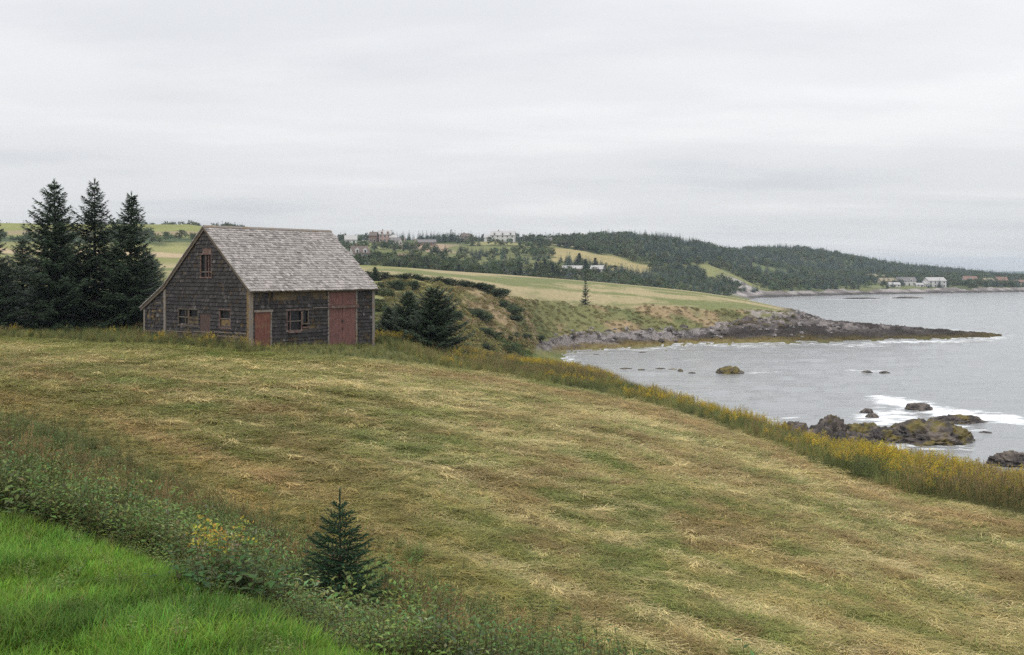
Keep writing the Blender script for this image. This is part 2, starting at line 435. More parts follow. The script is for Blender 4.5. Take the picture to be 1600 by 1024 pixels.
for tv in (5.30, 5.37):
    fld = lerp(fld, (0.15, 0.13, 0.05), 0.35 * np.exp(-((V2 - tv - jit * .05) / .012) ** 2))
edge = sstep(5.72, 5.84, Vj) * (1 - sstep(5.86, 5.99, Vj))
fld = lerp(fld, (0.27, 0.185, 0.088), 0.65 * edge * sstep(450, 700, P2))
edg2 = sstep(5.70, 5.93, Vj) * (1 - sstep(420, 640, P2))
fld = lerp(fld, (0.165, 0.185, 0.05), 0.8 * edg2)
band = lerp((0.080, 0.095, 0.032), (0.14, 0.13, 0.048), fbm(X / 3, Y / 3, seed=86))
gul = lerp((0.070, 0.105, 0.032), (0.165, 0.170, 0.055), sstep(0.35, 0.65, fbm(X / 12, Y / 16, seed=87)))
gul = lerp(gul, (0.24, 0.19, 0.09), (0.15 + 0.4 * sstep(700, 800, P2)) * sstep(0.56, 0.68, fbm(X / 15, Y / 22, seed=88)))
bluff = lerp((0.165, 0.165, 0.068), (0.290, 0.215, 0.122), sstep(0.40, 0.60, fbm(X / 9, Y / 9, seed=89, octv=5)))
bluff = lerp(bluff, (0.110, 0.130, 0.050), 0.7 * sstep(0.56, 0.66, fbm(X / 7, Y / 8, seed=90)))
pf = fbm(P2 / 170, V2 * 5.0, seed=91, octv=5, rough=0.6)
palef = lerp((0.340, 0.285, 0.160), (0.165, 0.180, 0.072), sstep(0.46, 0.60, pf))
palef = lerp(palef, (0.40, 0.33, 0.20), 0.7 * sstep(11.84, 11.96, V2) * sstep(620, 720, P2))
palef = lerp(palef, (0.185, 0.20, 0.06), 0.8 * (1 - sstep(590, 690, P2 + jitf * 40)) * sstep(11.4, 11.7, V2))
far = lerp((0.070, 0.090, 0.035), (0.150, 0.160, 0.065), sstep(0.45, 0.65, fbm(X / 45, Y / 45, seed=92)))
C[:] = lawn
def put(c, m):
    global C
    C = C * (1 - m[..., None]) + np.asarray(c) * m[..., None]
put(weed, sstep(1.90, 2.04, Vj))
put(fld, sstep(3.55, 4.10, Vj))
CT = C.copy()                      # what the cut grass itself looks like; thatch below painted darker for gap contrast
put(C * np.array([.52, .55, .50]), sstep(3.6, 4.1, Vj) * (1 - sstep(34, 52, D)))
put(band, sstep(5.98, 6.03, V2))
put(gul, sstep(7.2, 7.6, Vj))
put(bluff, sstep(8.9, 9.4, Vj) * sstep(640, 760, P2))
put(lerp((0.24, 0.24, 0.09), (0.20, 0.17, 0.08), jit + 0.5), sstep(9.6, 10.2, Vj) * (1 - sstep(640, 760, P2)))
put(palef, sstep(10.75, 11.1, Vj) * (1 - sstep(1215, 1245, P2)))
put(far, sstep(12.02, 12.1, V2))
# rocks of the cove
rk = lerp((0.190, 0.165, 0.160), (0.070, 0.058, 0.054), sstep(0.40, 0.58, fbm(X / 7, Y / 2.6, seed=95, octv=5, rough=0.6)))
rk = lerp(rk, (0.36, 0.32, 0.305), 0.75 * sstep(0.55, 0.64, fbm(X / 4, Y / 3, seed=96, octv=4)))
hs = Z + (fbm(X / 6, Y / 4, seed=97) - 0.5) * 1.8
dark = (1 - sstep(1.6, 3.0, hs)) * sstep(1000, 1120, P2)
rk = lerp(rk, (0.050, 0.042, 0.036), 0.85 * dark)
weedl = (1 - sstep(0.45, 1.3, hs))
rk = lerp(rk, lerp((0.215, 0.160, 0.055), (0.110, 0.085, 0.030), sstep(1150, 1300, P2)), 0.85 * weedl)
stone = sstep(9.25, 9.45, Vj) * (1 - sstep(9.75, 9.95, Vj)) * (1 - sstep(1090, 1150, P2)) * sstep(880, 940, P2)
rk = lerp(rk, lerp((0.36, 0.325, 0.315), (0.15, 0.13, 0.13), sstep(0.5, 0.66, fbm(X / 1.4, Y / 1.2, seed=98))), 0.85 * stone)
put(rk, np.clip(rockm * 1.3, 0, 1))
# bare rock showing through the bluff
put(rk, sstep(0.57, 0.63, fbm(X / 8, Y / 5, seed=99, octv=5, rough=0.6)) * sstep(9.8, 10.1, Vj) * (1 - sstep(10.75, 10.95, Vj)) * sstep(1000, 1080, P2) * 0.85)
# far shore stones, dark tide line
fs = sstep(14.6, 14.8, V2) * (1 - sstep(15.75, 15.95, Vj)) * sstep(1110, 1160, P2)
put(lerp((0.39, 0.355, 0.335), (0.20, 0.175, 0.165), sstep(0.45, 0.62, fbm(X / 10, Y / 5, seed=100, octv=4))), fs)
put((0.060, 0.052, 0.048), fs * (1 - sstep(0.8, 2.0, Z + (fbm(X / 15, Y / 5, seed=101) - .5) * 2)) * 0.9)
# far clearings: (px0, px1, d0, d1, colour, slant)
CLEAR = [
 (868, 1010, 545, 668, (0.330, 0.275, 0.125)), (1090, 1185, 660, 700, (0.220, 0.225, 0.090)), (1170, 1230, 790, 850, (0.120, 0.145, 0.052)),
 (602, 712, 575, 650, (0.330, 0.245, 0.165)), (560, 612, 560, 640, (0.190, 0.20, 0.075)), (860, 945, 455, 500, (0.42, 0.36, 0.29)), (820, 870, 440, 470, (0.28, 0.25, 0.11)),
 (700, 830, 585, 640, (0.160, 0.170, 0.065)), (-400, 345, 470, 700, (0.215, 0.225, 0.070)), (-100, 345, 310, 372, (0.400, 0.310, 0.190)), (-400, 345, 372, 420, (0.250, 0.245, 0.095)),
 (1360, 1480, 752, 782, (0.150, 0.165, 0.070)), (740, 830, 655, 690, (0.27, 0.25, 0.11)), (860, 910, 700, 735, (0.31, 0.27, 0.14)),
]
def clear_mask(px, d):
    px = np.asarray(px, float); d = np.asarray(d, float)
    jx = (noise(px / 23, d / 17, seed=111) - 0.5) * 26; jd = (noise(px / 31, d / 29, seed=112) - 0.5) * 26
    m = np.zeros(np.broadcast(px, d).shape)
    for a, b, c0, c1, _ in CLEAR:
        m = np.maximum(m, (px + jx > a) & (px + jx < b) & (d + jd > c0) & (d + jd < c1))
    return m
jx = (noise(P2 / 23, D / 17, seed=111) - 0.5) * 26; jd = (noise(P2 / 31, D / 29, seed=112) - 0.5) * 26
for a, b, c0, c1, cc in CLEAR:
    e_ = 6.0
    m = sstep(a - e_, a + e_, P2 + jx) * (1 - sstep(b - e_, b + e_, P2 + jx)) * sstep(c0 - e_, c0 + e_, D + jd) * (1 - sstep(c1 - e_, c1 + e_, D + jd))
    put(lerp(np.array(cc) * 0.8, np.array(cc) * 1.15, fbm(X / 12, Y / 20, seed=113)), m * (1 - fs))
# green-hedge bands on the left hill
put((0.075, 0.100, 0.045), (P2 < 345) * sstep(425, 432, D + jd * .4) * (1 - sstep(470, 478, D + jd * .4)))
put((0.30, 0.22, 0.15), (P2 < 345) * sstep(485, 490, D + jd * .4) * (1 - sstep(510, 515, D + jd * .4)) * 0.7)

def grid_mesh(name, X, Y, Z, mat, col=None, extra=None, smooth=True):
    nr, nc = X.shape
    me = bpy.data.meshes.new(name)
    co = np.stack([X, Y, Z], -1).reshape(-1, 3).astype(np.float32)
    idx = np.arange(nr * nc).reshape(nr, nc)
    q = np.stack([idx[:-1, :-1], idx[:-1, 1:], idx[1:, 1:], idx[1:, :-1]], -1).reshape(-1, 4).astype(np.int32)
    me.vertices.add(len(co)); me.vertices.foreach_set('co', co.ravel())
    me.loops.add(q.size); me.loops.foreach_set('vertex_index', q.ravel())
    me.polygons.add(len(q)); me.polygons.foreach_set('loop_start', np.arange(0, q.size, 4, dtype=np.int32))
    me.polygons.foreach_set('use_smooth', np.full(len(q), smooth))
    if col is not None:
        a = me.attributes.new('col', 'FLOAT_COLOR', 'POINT')
        c = np.ones((len(co), 4), np.float32); c[:, :3] = np.clip(col.reshape(-1, 3), 0, 1)
        a.data.foreach_set('color', c.ravel())
    for k, v in (extra or {}).items():
        a = me.attributes.new(k, 'FLOAT', 'POINT'); a.data.foreach_set('value', v.astype(np.float32).ravel())
    me.materials.append(mat)
    me.update(); me.validate()
    return me

m, t = new_mat('ground')
o = N(t, 'ShaderNodeOutputMaterial'); p = N(t, 'ShaderNodeBsdfPrincipled')
p.inputs['Roughness'].default_value = 0.95; p.inputs['Specular IOR Level'].default_value = 0.15
atn = N(t, 'ShaderNodeAttribute', attribute_name='col')
rkn = N(t, 'ShaderNodeAttribute', attribute_name='rock')
k1 = maprange(t, noise_tex(t, 1.3, 5, 0.72), 0.28, 0.72, 0.62, 1.38)
k2 = maprange(t, noise_tex(t, 14.0, 2, 0.7), 0.3, 0.7, 0.75, 1.25)
vm = N(t, 'ShaderNodeVectorMath', operation='SCALE')
t.links.new(atn.outputs['Color'], vm.inputs[0]); t.links.new(M(t, 'MULTIPLY', k1, k2), vm.inputs['Scale'])
t.links.new(vm.outputs[0], p.inputs['Base Color'])
bp = N(t, 'ShaderNodeBump'); bp.inputs['Strength'].default_value = 0.8; bp.inputs['Distance'].default_value = 0.12
bsum = M(t, 'ADD', M(t, 'MULTIPLY', noise_tex(t, 2.2, 5, 0.72), 1.0), M(t, 'MULTIPLY', M(t, 'MULTIPLY', noise_tex(t, 0.8, 5, 0.75, stretch=(0.5, 1.4, 2.0)), rkn.outputs['Fac']), 9.0))
t.links.new(bsum, bp.inputs['Height']); t.links.new(bp.outputs[0], p.inputs['Normal'])
t.links.new(p.outputs[0], o.inputs[0])
MAT['ground'] = m
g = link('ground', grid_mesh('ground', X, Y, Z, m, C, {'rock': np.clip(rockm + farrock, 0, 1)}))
tag(g, 'grassy coastal ground falling from the roadside to the rocky cove', kind='structure')

# ------------------------------------------------------------------ sea
SD = np.exp(np.linspace(math.log(45), math.log(4600), 330))
SP = np.concatenate([np.linspace(-1400, 760, 30, endpoint=False), np.linspace(760, 1720, 420), np.linspace(1720, 3000, 40)[1:]])
SX = (SP[None, :] - 800) / F * SD[:, None]; SY = np.repeat(SD[:, None], len(SP), 1)
TZ = np.empty_like(SX)
cidx = np.clip(np.searchsorted(PX, SP), 0, NC - 1)
for j, c in enumerate(cidx): TZ[:, j] = np.interp(SD, D[:, c], Z[:, c])
wob = fbm(SX / 9, SY / 6, seed=121, octv=4) - 0.5
foam = sstep(-1.1, -0.25, TZ + wob * 0.7) * (SD[:, None] > 180) * (SD[:, None] < 330) * (0.42 + .3 * noise(SX / 16, SY / 16, seed=126))
foam = np.maximum(foam, sstep(-1.5, -0.2, TZ + wob * 1.4) * (SD[:, None] > 600) * 0.5)
# surf: (px, y px of the photo, half width px, half height px, slant, strength)
FOAM = [(1420, 632, 75, 11, 0.16, 1.0), (1530, 651, 130, 11, 0.12, 1.0), (1385, 652, 60, 18, 0.0, 0.85), (1480, 668, 70, 16, 0.1, 0.62), (1400, 697, 140, 10, 0.05, 0.72),
        (1215, 655, 40, 5, 0, .65), (1330, 690, 70, 7, 0, .6), (1560, 700, 60, 9, 0, .4), (1190, 582, 45, 3, 0.0, .62), (1352, 580, 50, 3, 0, .7), (1490, 517, 60, 4, .06, .62), (1440, 534, 130, 3.5, -.02, .75), (1540, 530, 50, 3, 0, .65),
        (960, 577, 70, 4, 0.04, .35), (930, 555, 60, 5, -.2, .5), (1560, 526, 40, 2.5, 0, .6), (1330, 468, 70, 1.6, 0, .6)]
yp = HOR + F * CAM_Z / SY
xp = np.repeat(SP[None, :], len(SD), 0)
for fx, fy, a, b, sl, st in FOAM:
    ex = (xp - fx) / a; ey = (yp - fy - (xp - fx) * sl) / b
    foam = np.maximum(foam, st * np.exp(-(ex ** 4 + ey ** 2) * 1.0))
SZ = (fbm(SX / 7 , SY / 3.2, seed=125, octv=4, rough=0.55) - 0.5) * 0.55 * (1 - sstep(300, 900, SY))
m, t = new_mat('sea_water')
o = N(t, 'ShaderNodeOutputMaterial'); p = N(t, 'ShaderNodeBsdfPrincipled')
p.inputs['Base Color'].default_value = (0.275, 0.285, 0.290, 1); p.inputs['Roughness'].default_value = 0.14; p.inputs['IOR'].default_value = 1.33
b1 = N(t, 'ShaderNodeBump'); b1.inputs['Strength'].default_value = 0.42; b1.inputs['Distance'].default_value = 0.6
hsum = M(t, 'ADD', noise_tex(t, 0.55, 6, 0.62, stretch=(0.55, 1.6, 1)), M(t, 'MULTIPLY', noise_tex(t, 0.10, 4, 0.5, stretch=(0.5, 1.5, 1)), 1.6))
t.links.new(hsum, b1.inputs['Height']); t.links.new(b1.outputs[0], p.inputs['Normal'])
fd = N(t, 'ShaderNodeBsdfDiffuse'); fd.inputs[0].default_value = (0.86, 0.88, 0.89, 1)
fa = N(t, 'ShaderNodeAttribute', attribute_name='foam')
fn = noise_tex(t, 0.55, 7, 0.68, stretch=(0.6, 1.3, 1))
ff = maprange(t, M(t, 'ADD', fa.outputs['Fac'], M(t, 'MULTIPLY', M(t, 'SUBTRACT', fn, 0.5), 2.3)), 0.55, 0.95, 0, 1)
mx = N(t, 'ShaderNodeMixShader')
t.links.new(ff, mx.inputs[0]); t.links.new(p.outputs[0], mx.inputs[1]); t.links.new(fd.outputs[0], mx.inputs[2]); t.links.new(mx.outputs[0], o.inputs[0])
s_ = link('sea', grid_mesh('sea', SX, SY, SZ, m, None, {'foam': foam}))
tag(s_, 'pale grey sea with white surf round the rocks', kind='structure')

#@@BARN
# ------------------------------------------------------------------ the barn
MAT['roof_shingle'] = surf_mat('weathered_roof_shingle', (1, 1, 1), 0.9, 0.22, 14, stretch=(1, 0.25, 0.25), bump=0.3, use_col=True)
MAT['wall_shingle'] = surf_mat('weathered_wall_shingle', (1, 1, 1), 0.92, 0.35, 10, stretch=(2, 2, 0.4), bump=0.4, use_col=True)
MAT['wall_board'] = surf_mat('old_sheathing_board', (0.120, 0.090, 0.050), 0.92, 0.5, 5, stretch=(0.4, 0.4, 3), bump=0.3, second=(0.05, 0.042, 0.040), sscale=1.4)
MAT['trim'] = surf_mat('grey_weathered_trim', (0.210, 0.185, 0.165), 0.9, 0.35, 9, stretch=(2, 2, 0.3), bump=0.3, second=(0.20, 0.14, 0.075), sscale=1.8)
MAT['rake'] = surf_mat('brown_rake_board', (0.120, 0.098, 0.078), 0.9, 0.35, 9, bump=0.3, second=(0.09, 0.065, 0.04), sscale=2.5)
MAT['red'] = surf_mat('faded_red_paint', (0.168, 0.082, 0.073), 0.88, 0.38, 7, stretch=(4, 4, 0.3), bump=0.3, second=(0.120, 0.062, 0.057), sscale=2.2)
MAT['red_worn'] = surf_mat('worn_red_paint', (0.160, 0.066, 0.050), 0.88, 0.4, 7, stretch=(3, 3, 0.4), bump=0.3, second=(0.175, 0.105, 0.062), sscale=2.6, scut=(0.52, 0.68))
MAT['red_trim'] = surf_mat('peeling_red_trim', (0.130, 0.078, 0.068), 0.9, 0.4, 12, bump=0.3, second=(0.20, 0.165, 0.145), sscale=5)
MAT['ochre'] = surf_mat('bare_ochre_wood', (0.190, 0.130, 0.062), 0.9, 0.45, 9, bump=0.2, second=(0.09, 0.07, 0.045), sscale=4)
MAT['hatch'] = surf_mat('dull_reddish_boards', (0.090, 0.058, 0.050), 0.9, 0.4, 7, stretch=(3, 3, 0.4), bump=0.3, second=(0.07, 0.06, 0.056), sscale=3)
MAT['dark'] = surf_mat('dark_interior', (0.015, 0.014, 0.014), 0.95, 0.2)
MAT['stone'] = surf_mat('field_stone', (0.230, 0.205, 0.180), 0.95, 0.4, 5, bump=0.6)
m, t = new_mat('old_window_glass')
o = N(t, 'ShaderNodeOutputMaterial'); p = N(t, 'ShaderNodeBsdfPrincipled')
p.inputs['Base Color'].default_value = (0.012, 0.012, 0.014, 1); p.inputs['Roughness'].default_value = 0.35; p.inputs['Specular IOR Level'].default_value = 0.25
t.links.new(p.outputs[0], o.inputs[0]); MAT['glass'] = m

BA = R(50); BX, BY, BZ = -13.97, 53.0, CAM_Z - 3.97
BL, BW, LW = 8.82, 8.28, 2.29         # length of front, width of gable, lean-to
EZ, RZ, LZ = 3.05, 6.40, 1.86         # eave, ridge, lean-to eave
ca, sa = math.cos(BA), math.sin(BA)
def fs_(px):
    k = (px - 800) / F
    return (-BX + BY * k) / (ca - sa * k)
def gs_(px):
    k = (px - 800) / F
    return -(-BX + BY * k) / (sa + ca * k)
def fz_(px, y): return 3.97 - (y - HOR) / F * (BY + sa * fs_(px))
def gz_(px, y): return 3.97 - (y - HOR) / F * (BY + ca * gs_(px))
barn = empty('barn', (BX, BY, BZ), BA)
tag(barn, 'weathered shingled barn with red doors and grey shake roof beside spruces', 'barn')

def span_minus(a, b, holes):
    res = [(a, b)]
    for h0, h1 in holes:
        nr = []
        for x0, x1 in res:
            if h1 <= x0 or h0 >= x1: nr.append((x0, x1)); continue
            if h0 > x0: nr.append((x0, h0))
            if h1 < x1: nr.append((h1, x1))
        res = nr
    return res
rs = random.Random(3)
def wall_colour():
    k = rs.random()
    if k < 0.55: c = (0.074, 0.067, 0.067)
    elif k < 0.80: c = (0.090, 0.082, 0.080)
    elif k < 0.95: c = (0.118, 0.106, 0.102)
    elif k < 0.982: c = (0.100, 0.070, 0.045)
    else: c = (0.26, 0.245, 0.24)
    f = rs.uniform(0.7, 1.3) * 0.52
    return tuple(x * f for x in c)
def shingle_wall(mb, place, z0, z1, lim, holes, missing, expo=0.205):
    """place(u, out, z) -> local point; lim(z) -> (u0, u1)"""
    z = z0; row = 0
    while z < z1 - 0.02:
        zt = min(z + expo, z1)
        zm = (z + zt) / 2
        sag = rs.uniform(-0.012, 0.012)
        a0, a1 = lim(z); b0, b1 = lim(zt)
        cuts = [(h[0], h[1]) for h in holes if h[2] < zm < h[3]]
        for (s0, s1) in span_minus(min(a0, b0), max(a1, b1), cuts):
            u = s0
            while u < s1 - 0.01:
                wd = rs.uniform(0.10, 0.27)
                e1 = min(u + wd, s1)
                if s1 - e1 < 0.06: e1 = s1
                if not missing((u + e1) / 2, zm):
                    lo0, lo1 = max(u, a0), min(e1 - 0.006, a1)
                    hi0, hi1 = max(u, b0), min(e1 - 0.006, b1)
                    if lo1 > lo0 or hi1 > hi0:
                        lo1 = max(lo0, lo1); hi1 = max(hi0, hi1); hi0 = min(hi0, hi1)
                        zb = z + sag + rs.uniform(-0.018, 0.012)
                        ob = 0.058 + rs.uniform(-0.010, 0.012); ot = 0.010
                        ztp = zt + 0.012
                        mb.hexa([place(lo0, 0, zb), place(lo1, 0, zb), place(hi1, 0, ztp), place(hi0, 0, ztp),
                                 place(lo0, ob, zb), place(lo1, ob, zb), place(hi1, ot, ztp), place(hi0, ot, ztp)], wall_colour())
                u = e1
        z += expo; row += 1
def board(name, mat, parent, pts8): 
    mb = MB(); mb.hexa(pts8); return mb.obj(name, mat, parent)

FP = lambda u, o_, z: Vector((u, -o_, z))            # front wall: u along x, out is -y
GP = lambda u, o_, z: Vector((-o_, u, z))            # gable wall: u along y, out is -x
def slab(place, u0, u1, z0, z1, o0, o1):
    return [place(u0, o0, z0), place(u1, o0, z0), place(u1, o0, z1), place(u0, o0, z1), place(u0, o1, z0), place(u1, o1, z0), place(u1, o1, z1), place(u0, o1, z1)]
def hole_front(p0, p1, y0, y1): pm = (p0 + p1) / 2; return (fs_(p0), fs_(p1), fz_(pm, y1), fz_(pm, y0))
def hole_gable(p0, p1, y0, y1): pm = (p0 + p1) / 2; return (gs_(p1), gs_(p0), gz_(pm, y1), gz_(pm, y0))
h_sdoor = hole_front(397.5, 423.5, 488, 543)
h_win = hole_front(447.5, 481.5, 485, 516)
h_bdoor = hole_front(513, 556, 456, 540.5)
h_up = hole_gable(314, 331, 398, 433)
h_ll = hole_gable(279.5, 310.5, 484, 508)
h_mid = hole_gable(313, 329, 487, 521)
h_rt = hole_gable(344, 361, 485, 512)
ZB = -0.75                                            # walls reach below the sloping ground
slope_f = (RZ - EZ) / (BW / 2)
slope_l = (EZ - LZ) / LW
def gl_lim(z):
    if z <= EZ: return (0.0, BW)
    return ((z - EZ) / slope_f, BW - (z - EZ) / slope_f)
def ll_lim(z):
    if z <= LZ: return (BW, BW + LW)
    return (BW, BW + max((EZ - z) / slope_l, 0.02))

# front wall
mb = MB()
for (u0, u1) in span_minus(0, BL, [(h_sdoor[0], h_sdoor[1]), (h_win[0], h_win[1]), (h_bdoor[0], h_bdoor[1])]):
    mb.hexa(slab(FP, u0, u1, ZB, EZ, -0.12, 0))
for h in (h_sdoor, h_win, h_bdoor):
    if h[2] > ZB + 0.05: mb.hexa(slab(FP, h[0], h[1], ZB, h[2], -0.12, 0))
    mb.hexa(slab(FP, h[0], h[1], h[3], EZ, -0.12, 0))
fw = mb.obj('front_wall', MAT['wall_board'], barn)
mb = MB()
def miss_f(u, z):
    q = float(noise(u * 0.8, z * 2.5, seed=5))
    if z > 2.45 and 1.5 < u < 5.2: return rs.random() < 0.25 + 0.75 * (q > 0.45)
    if z > 2.45: return rs.random() < 0.35 * (q > 0.4)
    if z < 0.25 and u > 1.6: return rs.random() < 0.2
    if 4.1 < u < 5.0 and 0.7 < z < 1.4: return rs.random() < 0.2
    return rs.random() < 0.018
shingle_wall(mb, FP, -0.3, EZ - 0.05, lambda z: (0.2, BL - 0.16), [h_sdoor, h_win, h_bdoor], miss_f)
tag(mb.obj('wall_shingles', MAT['wall_shingle'], fw), kind='stuff')

# gable wall
mb = MB()
gh = [h_up, h_ll, h_rt]
zs = sorted({ZB, EZ, RZ} | {h[2] for h in gh} | {h[3] for h in gh})
for za, zb in zip(zs[:-1], zs[1:]):
    zm = (za + zb) / 2
    cuts = [(h[0], h[1]) for h in gh if h[2] < zm < h[3]]
    a0, a1 = gl_lim(za); b0, b1 = gl_lim(zb)
    for (u0, u1) in span_minus(a0, a1, cuts):
        t0 = max(u0, b0) if abs(u0 - a0) < 1e-6 else u0
        t1 = min(u1, b1) if abs(u1 - a1) < 1e-6 else u1
        t1 = max(t1, t0 + 0.001)
        mb.hexa([GP(u0, -0.12, za), GP(u1, -0.12, za), GP(t1, -0.12, zb), GP(t0, -0.12, zb), GP(u0, 0, za), GP(u1, 0, za), GP(t1, 0, zb), GP(t0, 0, zb)])
gw = mb.obj('gable_wall', MAT['wall_board'], barn)
mb = MB()
def miss_g(u, z):
    if z < 0.7: return rs.random() < 0.10
    return rs.random() < 0.02
shingle_wall(mb, GP, -0.1, RZ - 0.12, lambda z: (gl_lim(z)[0] + 0.20 if z < EZ else gl_lim(z)[0] + 0.02, gl_lim(z)[1] - 0.16 if z < EZ else gl_lim(z)[1] - 0.02), [h_up, h_ll, h_rt, h_mid, (gs_(331), gs_(317), gz_(324, 397), gz_(324, 386))], miss_g, 0.215)
tag(mb.obj('wall_shingles', MAT['wall_shingle'], gw), kind='stuff')
# lean-to end wall
mb = MB()
mb.hexa([GP(BW, -0.12, ZB), GP(BW + LW, -0.12, ZB), GP(BW + LW, -0.12, LZ), GP(BW, -0.12, EZ), GP(BW, -0.004, ZB), GP(BW + LW, -0.004, ZB), GP(BW + LW, -0.004, LZ), GP(BW, -0.004, EZ)])
lw = mb.obj('lean_to_wall', MAT['wall_board'], barn)
mb = MB()
def miss_l(u, z): return rs.random() < (0.22 if 0.9 < z < 1.7 else 0.05)
shingle_wall(mb, GP, 0.0, EZ - 0.1, lambda z: (ll_lim(z)[0] + 0.08, ll_lim(z)[1] - 0.12), [], miss_l, 0.215)
tag(mb.obj('wall_shingles', MAT['wall_shingle'], lw), kind='stuff')
# back and right walls, unseen from the road
mb = MB(); mb.hexa([(BL, 0.002, ZB), (BL, BW, ZB), (BL, BW, EZ), (BL, 0.002, EZ), (BL - 0.1, 0.002, ZB), (BL - 0.1, BW, ZB), (BL - 0.1, BW, EZ), (BL - 0.1, 0.002, EZ)])
mb.face([(BL, 0.05, EZ), (BL, BW, EZ), (BL, BW / 2, RZ)])
rw = mb.obj('end_wall', MAT['wall_board'], barn)
mb = MB()
shingle_wall(mb, lambda u, o_, z: Vector((BL + o_, u, z)), -0.6, RZ - 0.1, lambda z: (gl_lim(z)[0] + 0.02, gl_lim(z)[1] - 0.02), [], lambda u, z: rs.random() < 0.03, 0.215)
tag(mb.obj('wall_shingles', MAT['wall_shingle'], rw), kind='stuff')
mb = MB(); mb.box((0.0, BW + LW - 0.1, ZB), (BL, BW + LW, LZ)); mb.hexa([(BL - .1, BW, ZB), (BL - .1, BW + LW, ZB), (BL - .1, BW + LW, LZ), (BL - .1, BW, EZ), (BL, BW, ZB), (BL, BW + LW, ZB), (BL, BW + LW, LZ), (BL, BW, EZ)])
mb.obj('back_wall', MAT['wall_board'], barn)

# roof decks and shakes
OH, OG = 0.26, 0.14
roof = MB()
def deck(y0, z0, y1, z1, th=0.06):
    roof.hexa([(-OG, y0, z0 - th), (BL + OG, y0, z0 - th), (BL + OG, y1, z1 - th), (-OG, y1, z1 - th), (-OG, y0, z0), (BL + OG, y0, z0), (BL + OG, y1, z1), (-OG, y1, z1)])
yr = BW / 2
deck(-OH, EZ - OH * slope_f + 0.06, yr - 0.002, RZ + 0.06)
deck(yr + 0.002, RZ + 0.06, BW, EZ + 0.06)
deck(BW + 0.01, EZ + 0.05, BW + LW + 0.28, LZ - 0.28 * slope_l + 0.06)
ro = roof.obj('roof', MAT['rake'], barn)
def roof_colour():
    f = rs.choice((0.66, 0.82, 0.95, 1.0, 1.05, 1.12, 1.22)) * rs.uniform(0.92, 1.08)
    return (0.318 * f, 0.292 * f, 0.276 * f)
LEN, TH = 0.46, 0.046
shp = []
for w_ in (0.12, 0.16, 0.20, 0.25):
    for k in range(5):
        mb = MB()
        c = roof_colour(); sk = rs.uniform(-0.008, 0.008)
        mb.hexa([(0, 0 + sk, 0), (w_ - 0.014, -sk, 0), (w_ - 0.014, LEN, 0), (0, LEN, 0), (0.003, sk, TH), (w_ - 0.017, -sk, TH), (w_ - 0.016, LEN, 0.006), (0.002, LEN, 0.006)], c)
        shp.append((w_, mb, c))
shm = [b.mesh('shingle', MAT['roof_shingle']) for _, b, _ in shp]
def lay(yb, zb, yt, zt, stuff, single_rows=0, expo=0.215):
    """shakes from the eave (yb, zb) up to the ridge (yt, zt)"""
    d = Vector((0, yt - yb, zt - zb)); Ls = d.length; d.normalize()
    sx = 1 if yt > yb else -1
    ang = math.atan2(d.z, abs(d.y))
    nn = Vector((0, -d.z * sx, abs(d.y)))
    n = int(Ls / expo)
    for r in range(n + 1):
        s0 = r * expo - 0.05
        x = -OG - 0.05 - rs.uniform(0, 0.12)
        if single_rows and r == 0: x = -OG - 0.03
        while x < BL + OG - 0.06:
            k = rs.randrange(len(shp)); w_ = shp[k][0]
            jit_ = rs.uniform(-0.030, 0.025)
            lift = 0.022 + rs.uniform(0, 0.012)
            pos = Vector((max(x, -OG - 0.04), yb, zb)) + d * (s0 + jit_) + nn * lift
            if sx < 0: pos.x += w_
            rot = Euler((ang - 0.045, rs.uniform(-.012, .012), rs.uniform(-0.018, 0.018)), 'XYZ')
            Mx = Matrix.Translation(pos) @ (Matrix.Rotation(math.pi, 4, 'Z') if sx < 0 else Matrix.Identity(4)) @ rot.to_matrix().to_4x4()
            if s0 + LEN > Ls + 0.05: Mx = Mx @ Matrix.Diagonal((1, max(0.2, (Ls - s0) / LEN), 1, 1))
            if rs.random() < 0.006 and r > 1:
                x += w_; continue
            if r < single_rows:
                ob = bpy.data.objects.new('shingle', shm[k]); COL.objects.link(ob); ob.parent = ro; ob.matrix_local = Mx
            else:
                b0 = len(stuff.v)
                stuff.v.extend([tuple(Mx @ Vector(v)) for v in shp[k][1].v])
                c = roof_colour()
                for f_ in shp[k][1].f:
                    stuff.f.append(tuple(b0 + i for i in f_)); stuff.c.append(c); stuff.m.append(0)
            x += w_
st = MB()
lay(-OH, EZ - OH * slope_f + 0.06, yr, RZ + 0.06, st, single_rows=5)
lay(BW + 0.02, EZ + 0.045, yr, RZ + 0.06, st)
lay(BW + LW + 0.28, LZ - 0.28 * slope_l + 0.06, BW + 0.02, EZ + 0.05, st)
tag(st.obj('roof_shingles', MAT['roof_shingle'], ro), kind='stuff')
# ridge boards
mb = MB()
for sx in (-1, 1):
    mb.hexa([(-OG, yr, RZ + 0.115), (BL + OG, yr, RZ + 0.115), (BL + OG, yr + sx * 0.16, RZ + 0.115 - 0.16 * slope_f + 0.02), (-OG, yr + sx * 0.16, RZ + 0.115 - 0.16 * slope_f + 0.02),
             (-OG, yr, RZ + 0.145), (BL + OG, yr, RZ + 0.145), (BL + OG, yr + sx * 0.16, RZ + 0.145 - 0.16 * slope_f + 0.02), (-OG, yr + sx * 0.16, RZ + 0.145 - 0.16 * slope_f + 0.02)])
mb.obj('ridge_cap', MAT['trim'], ro)
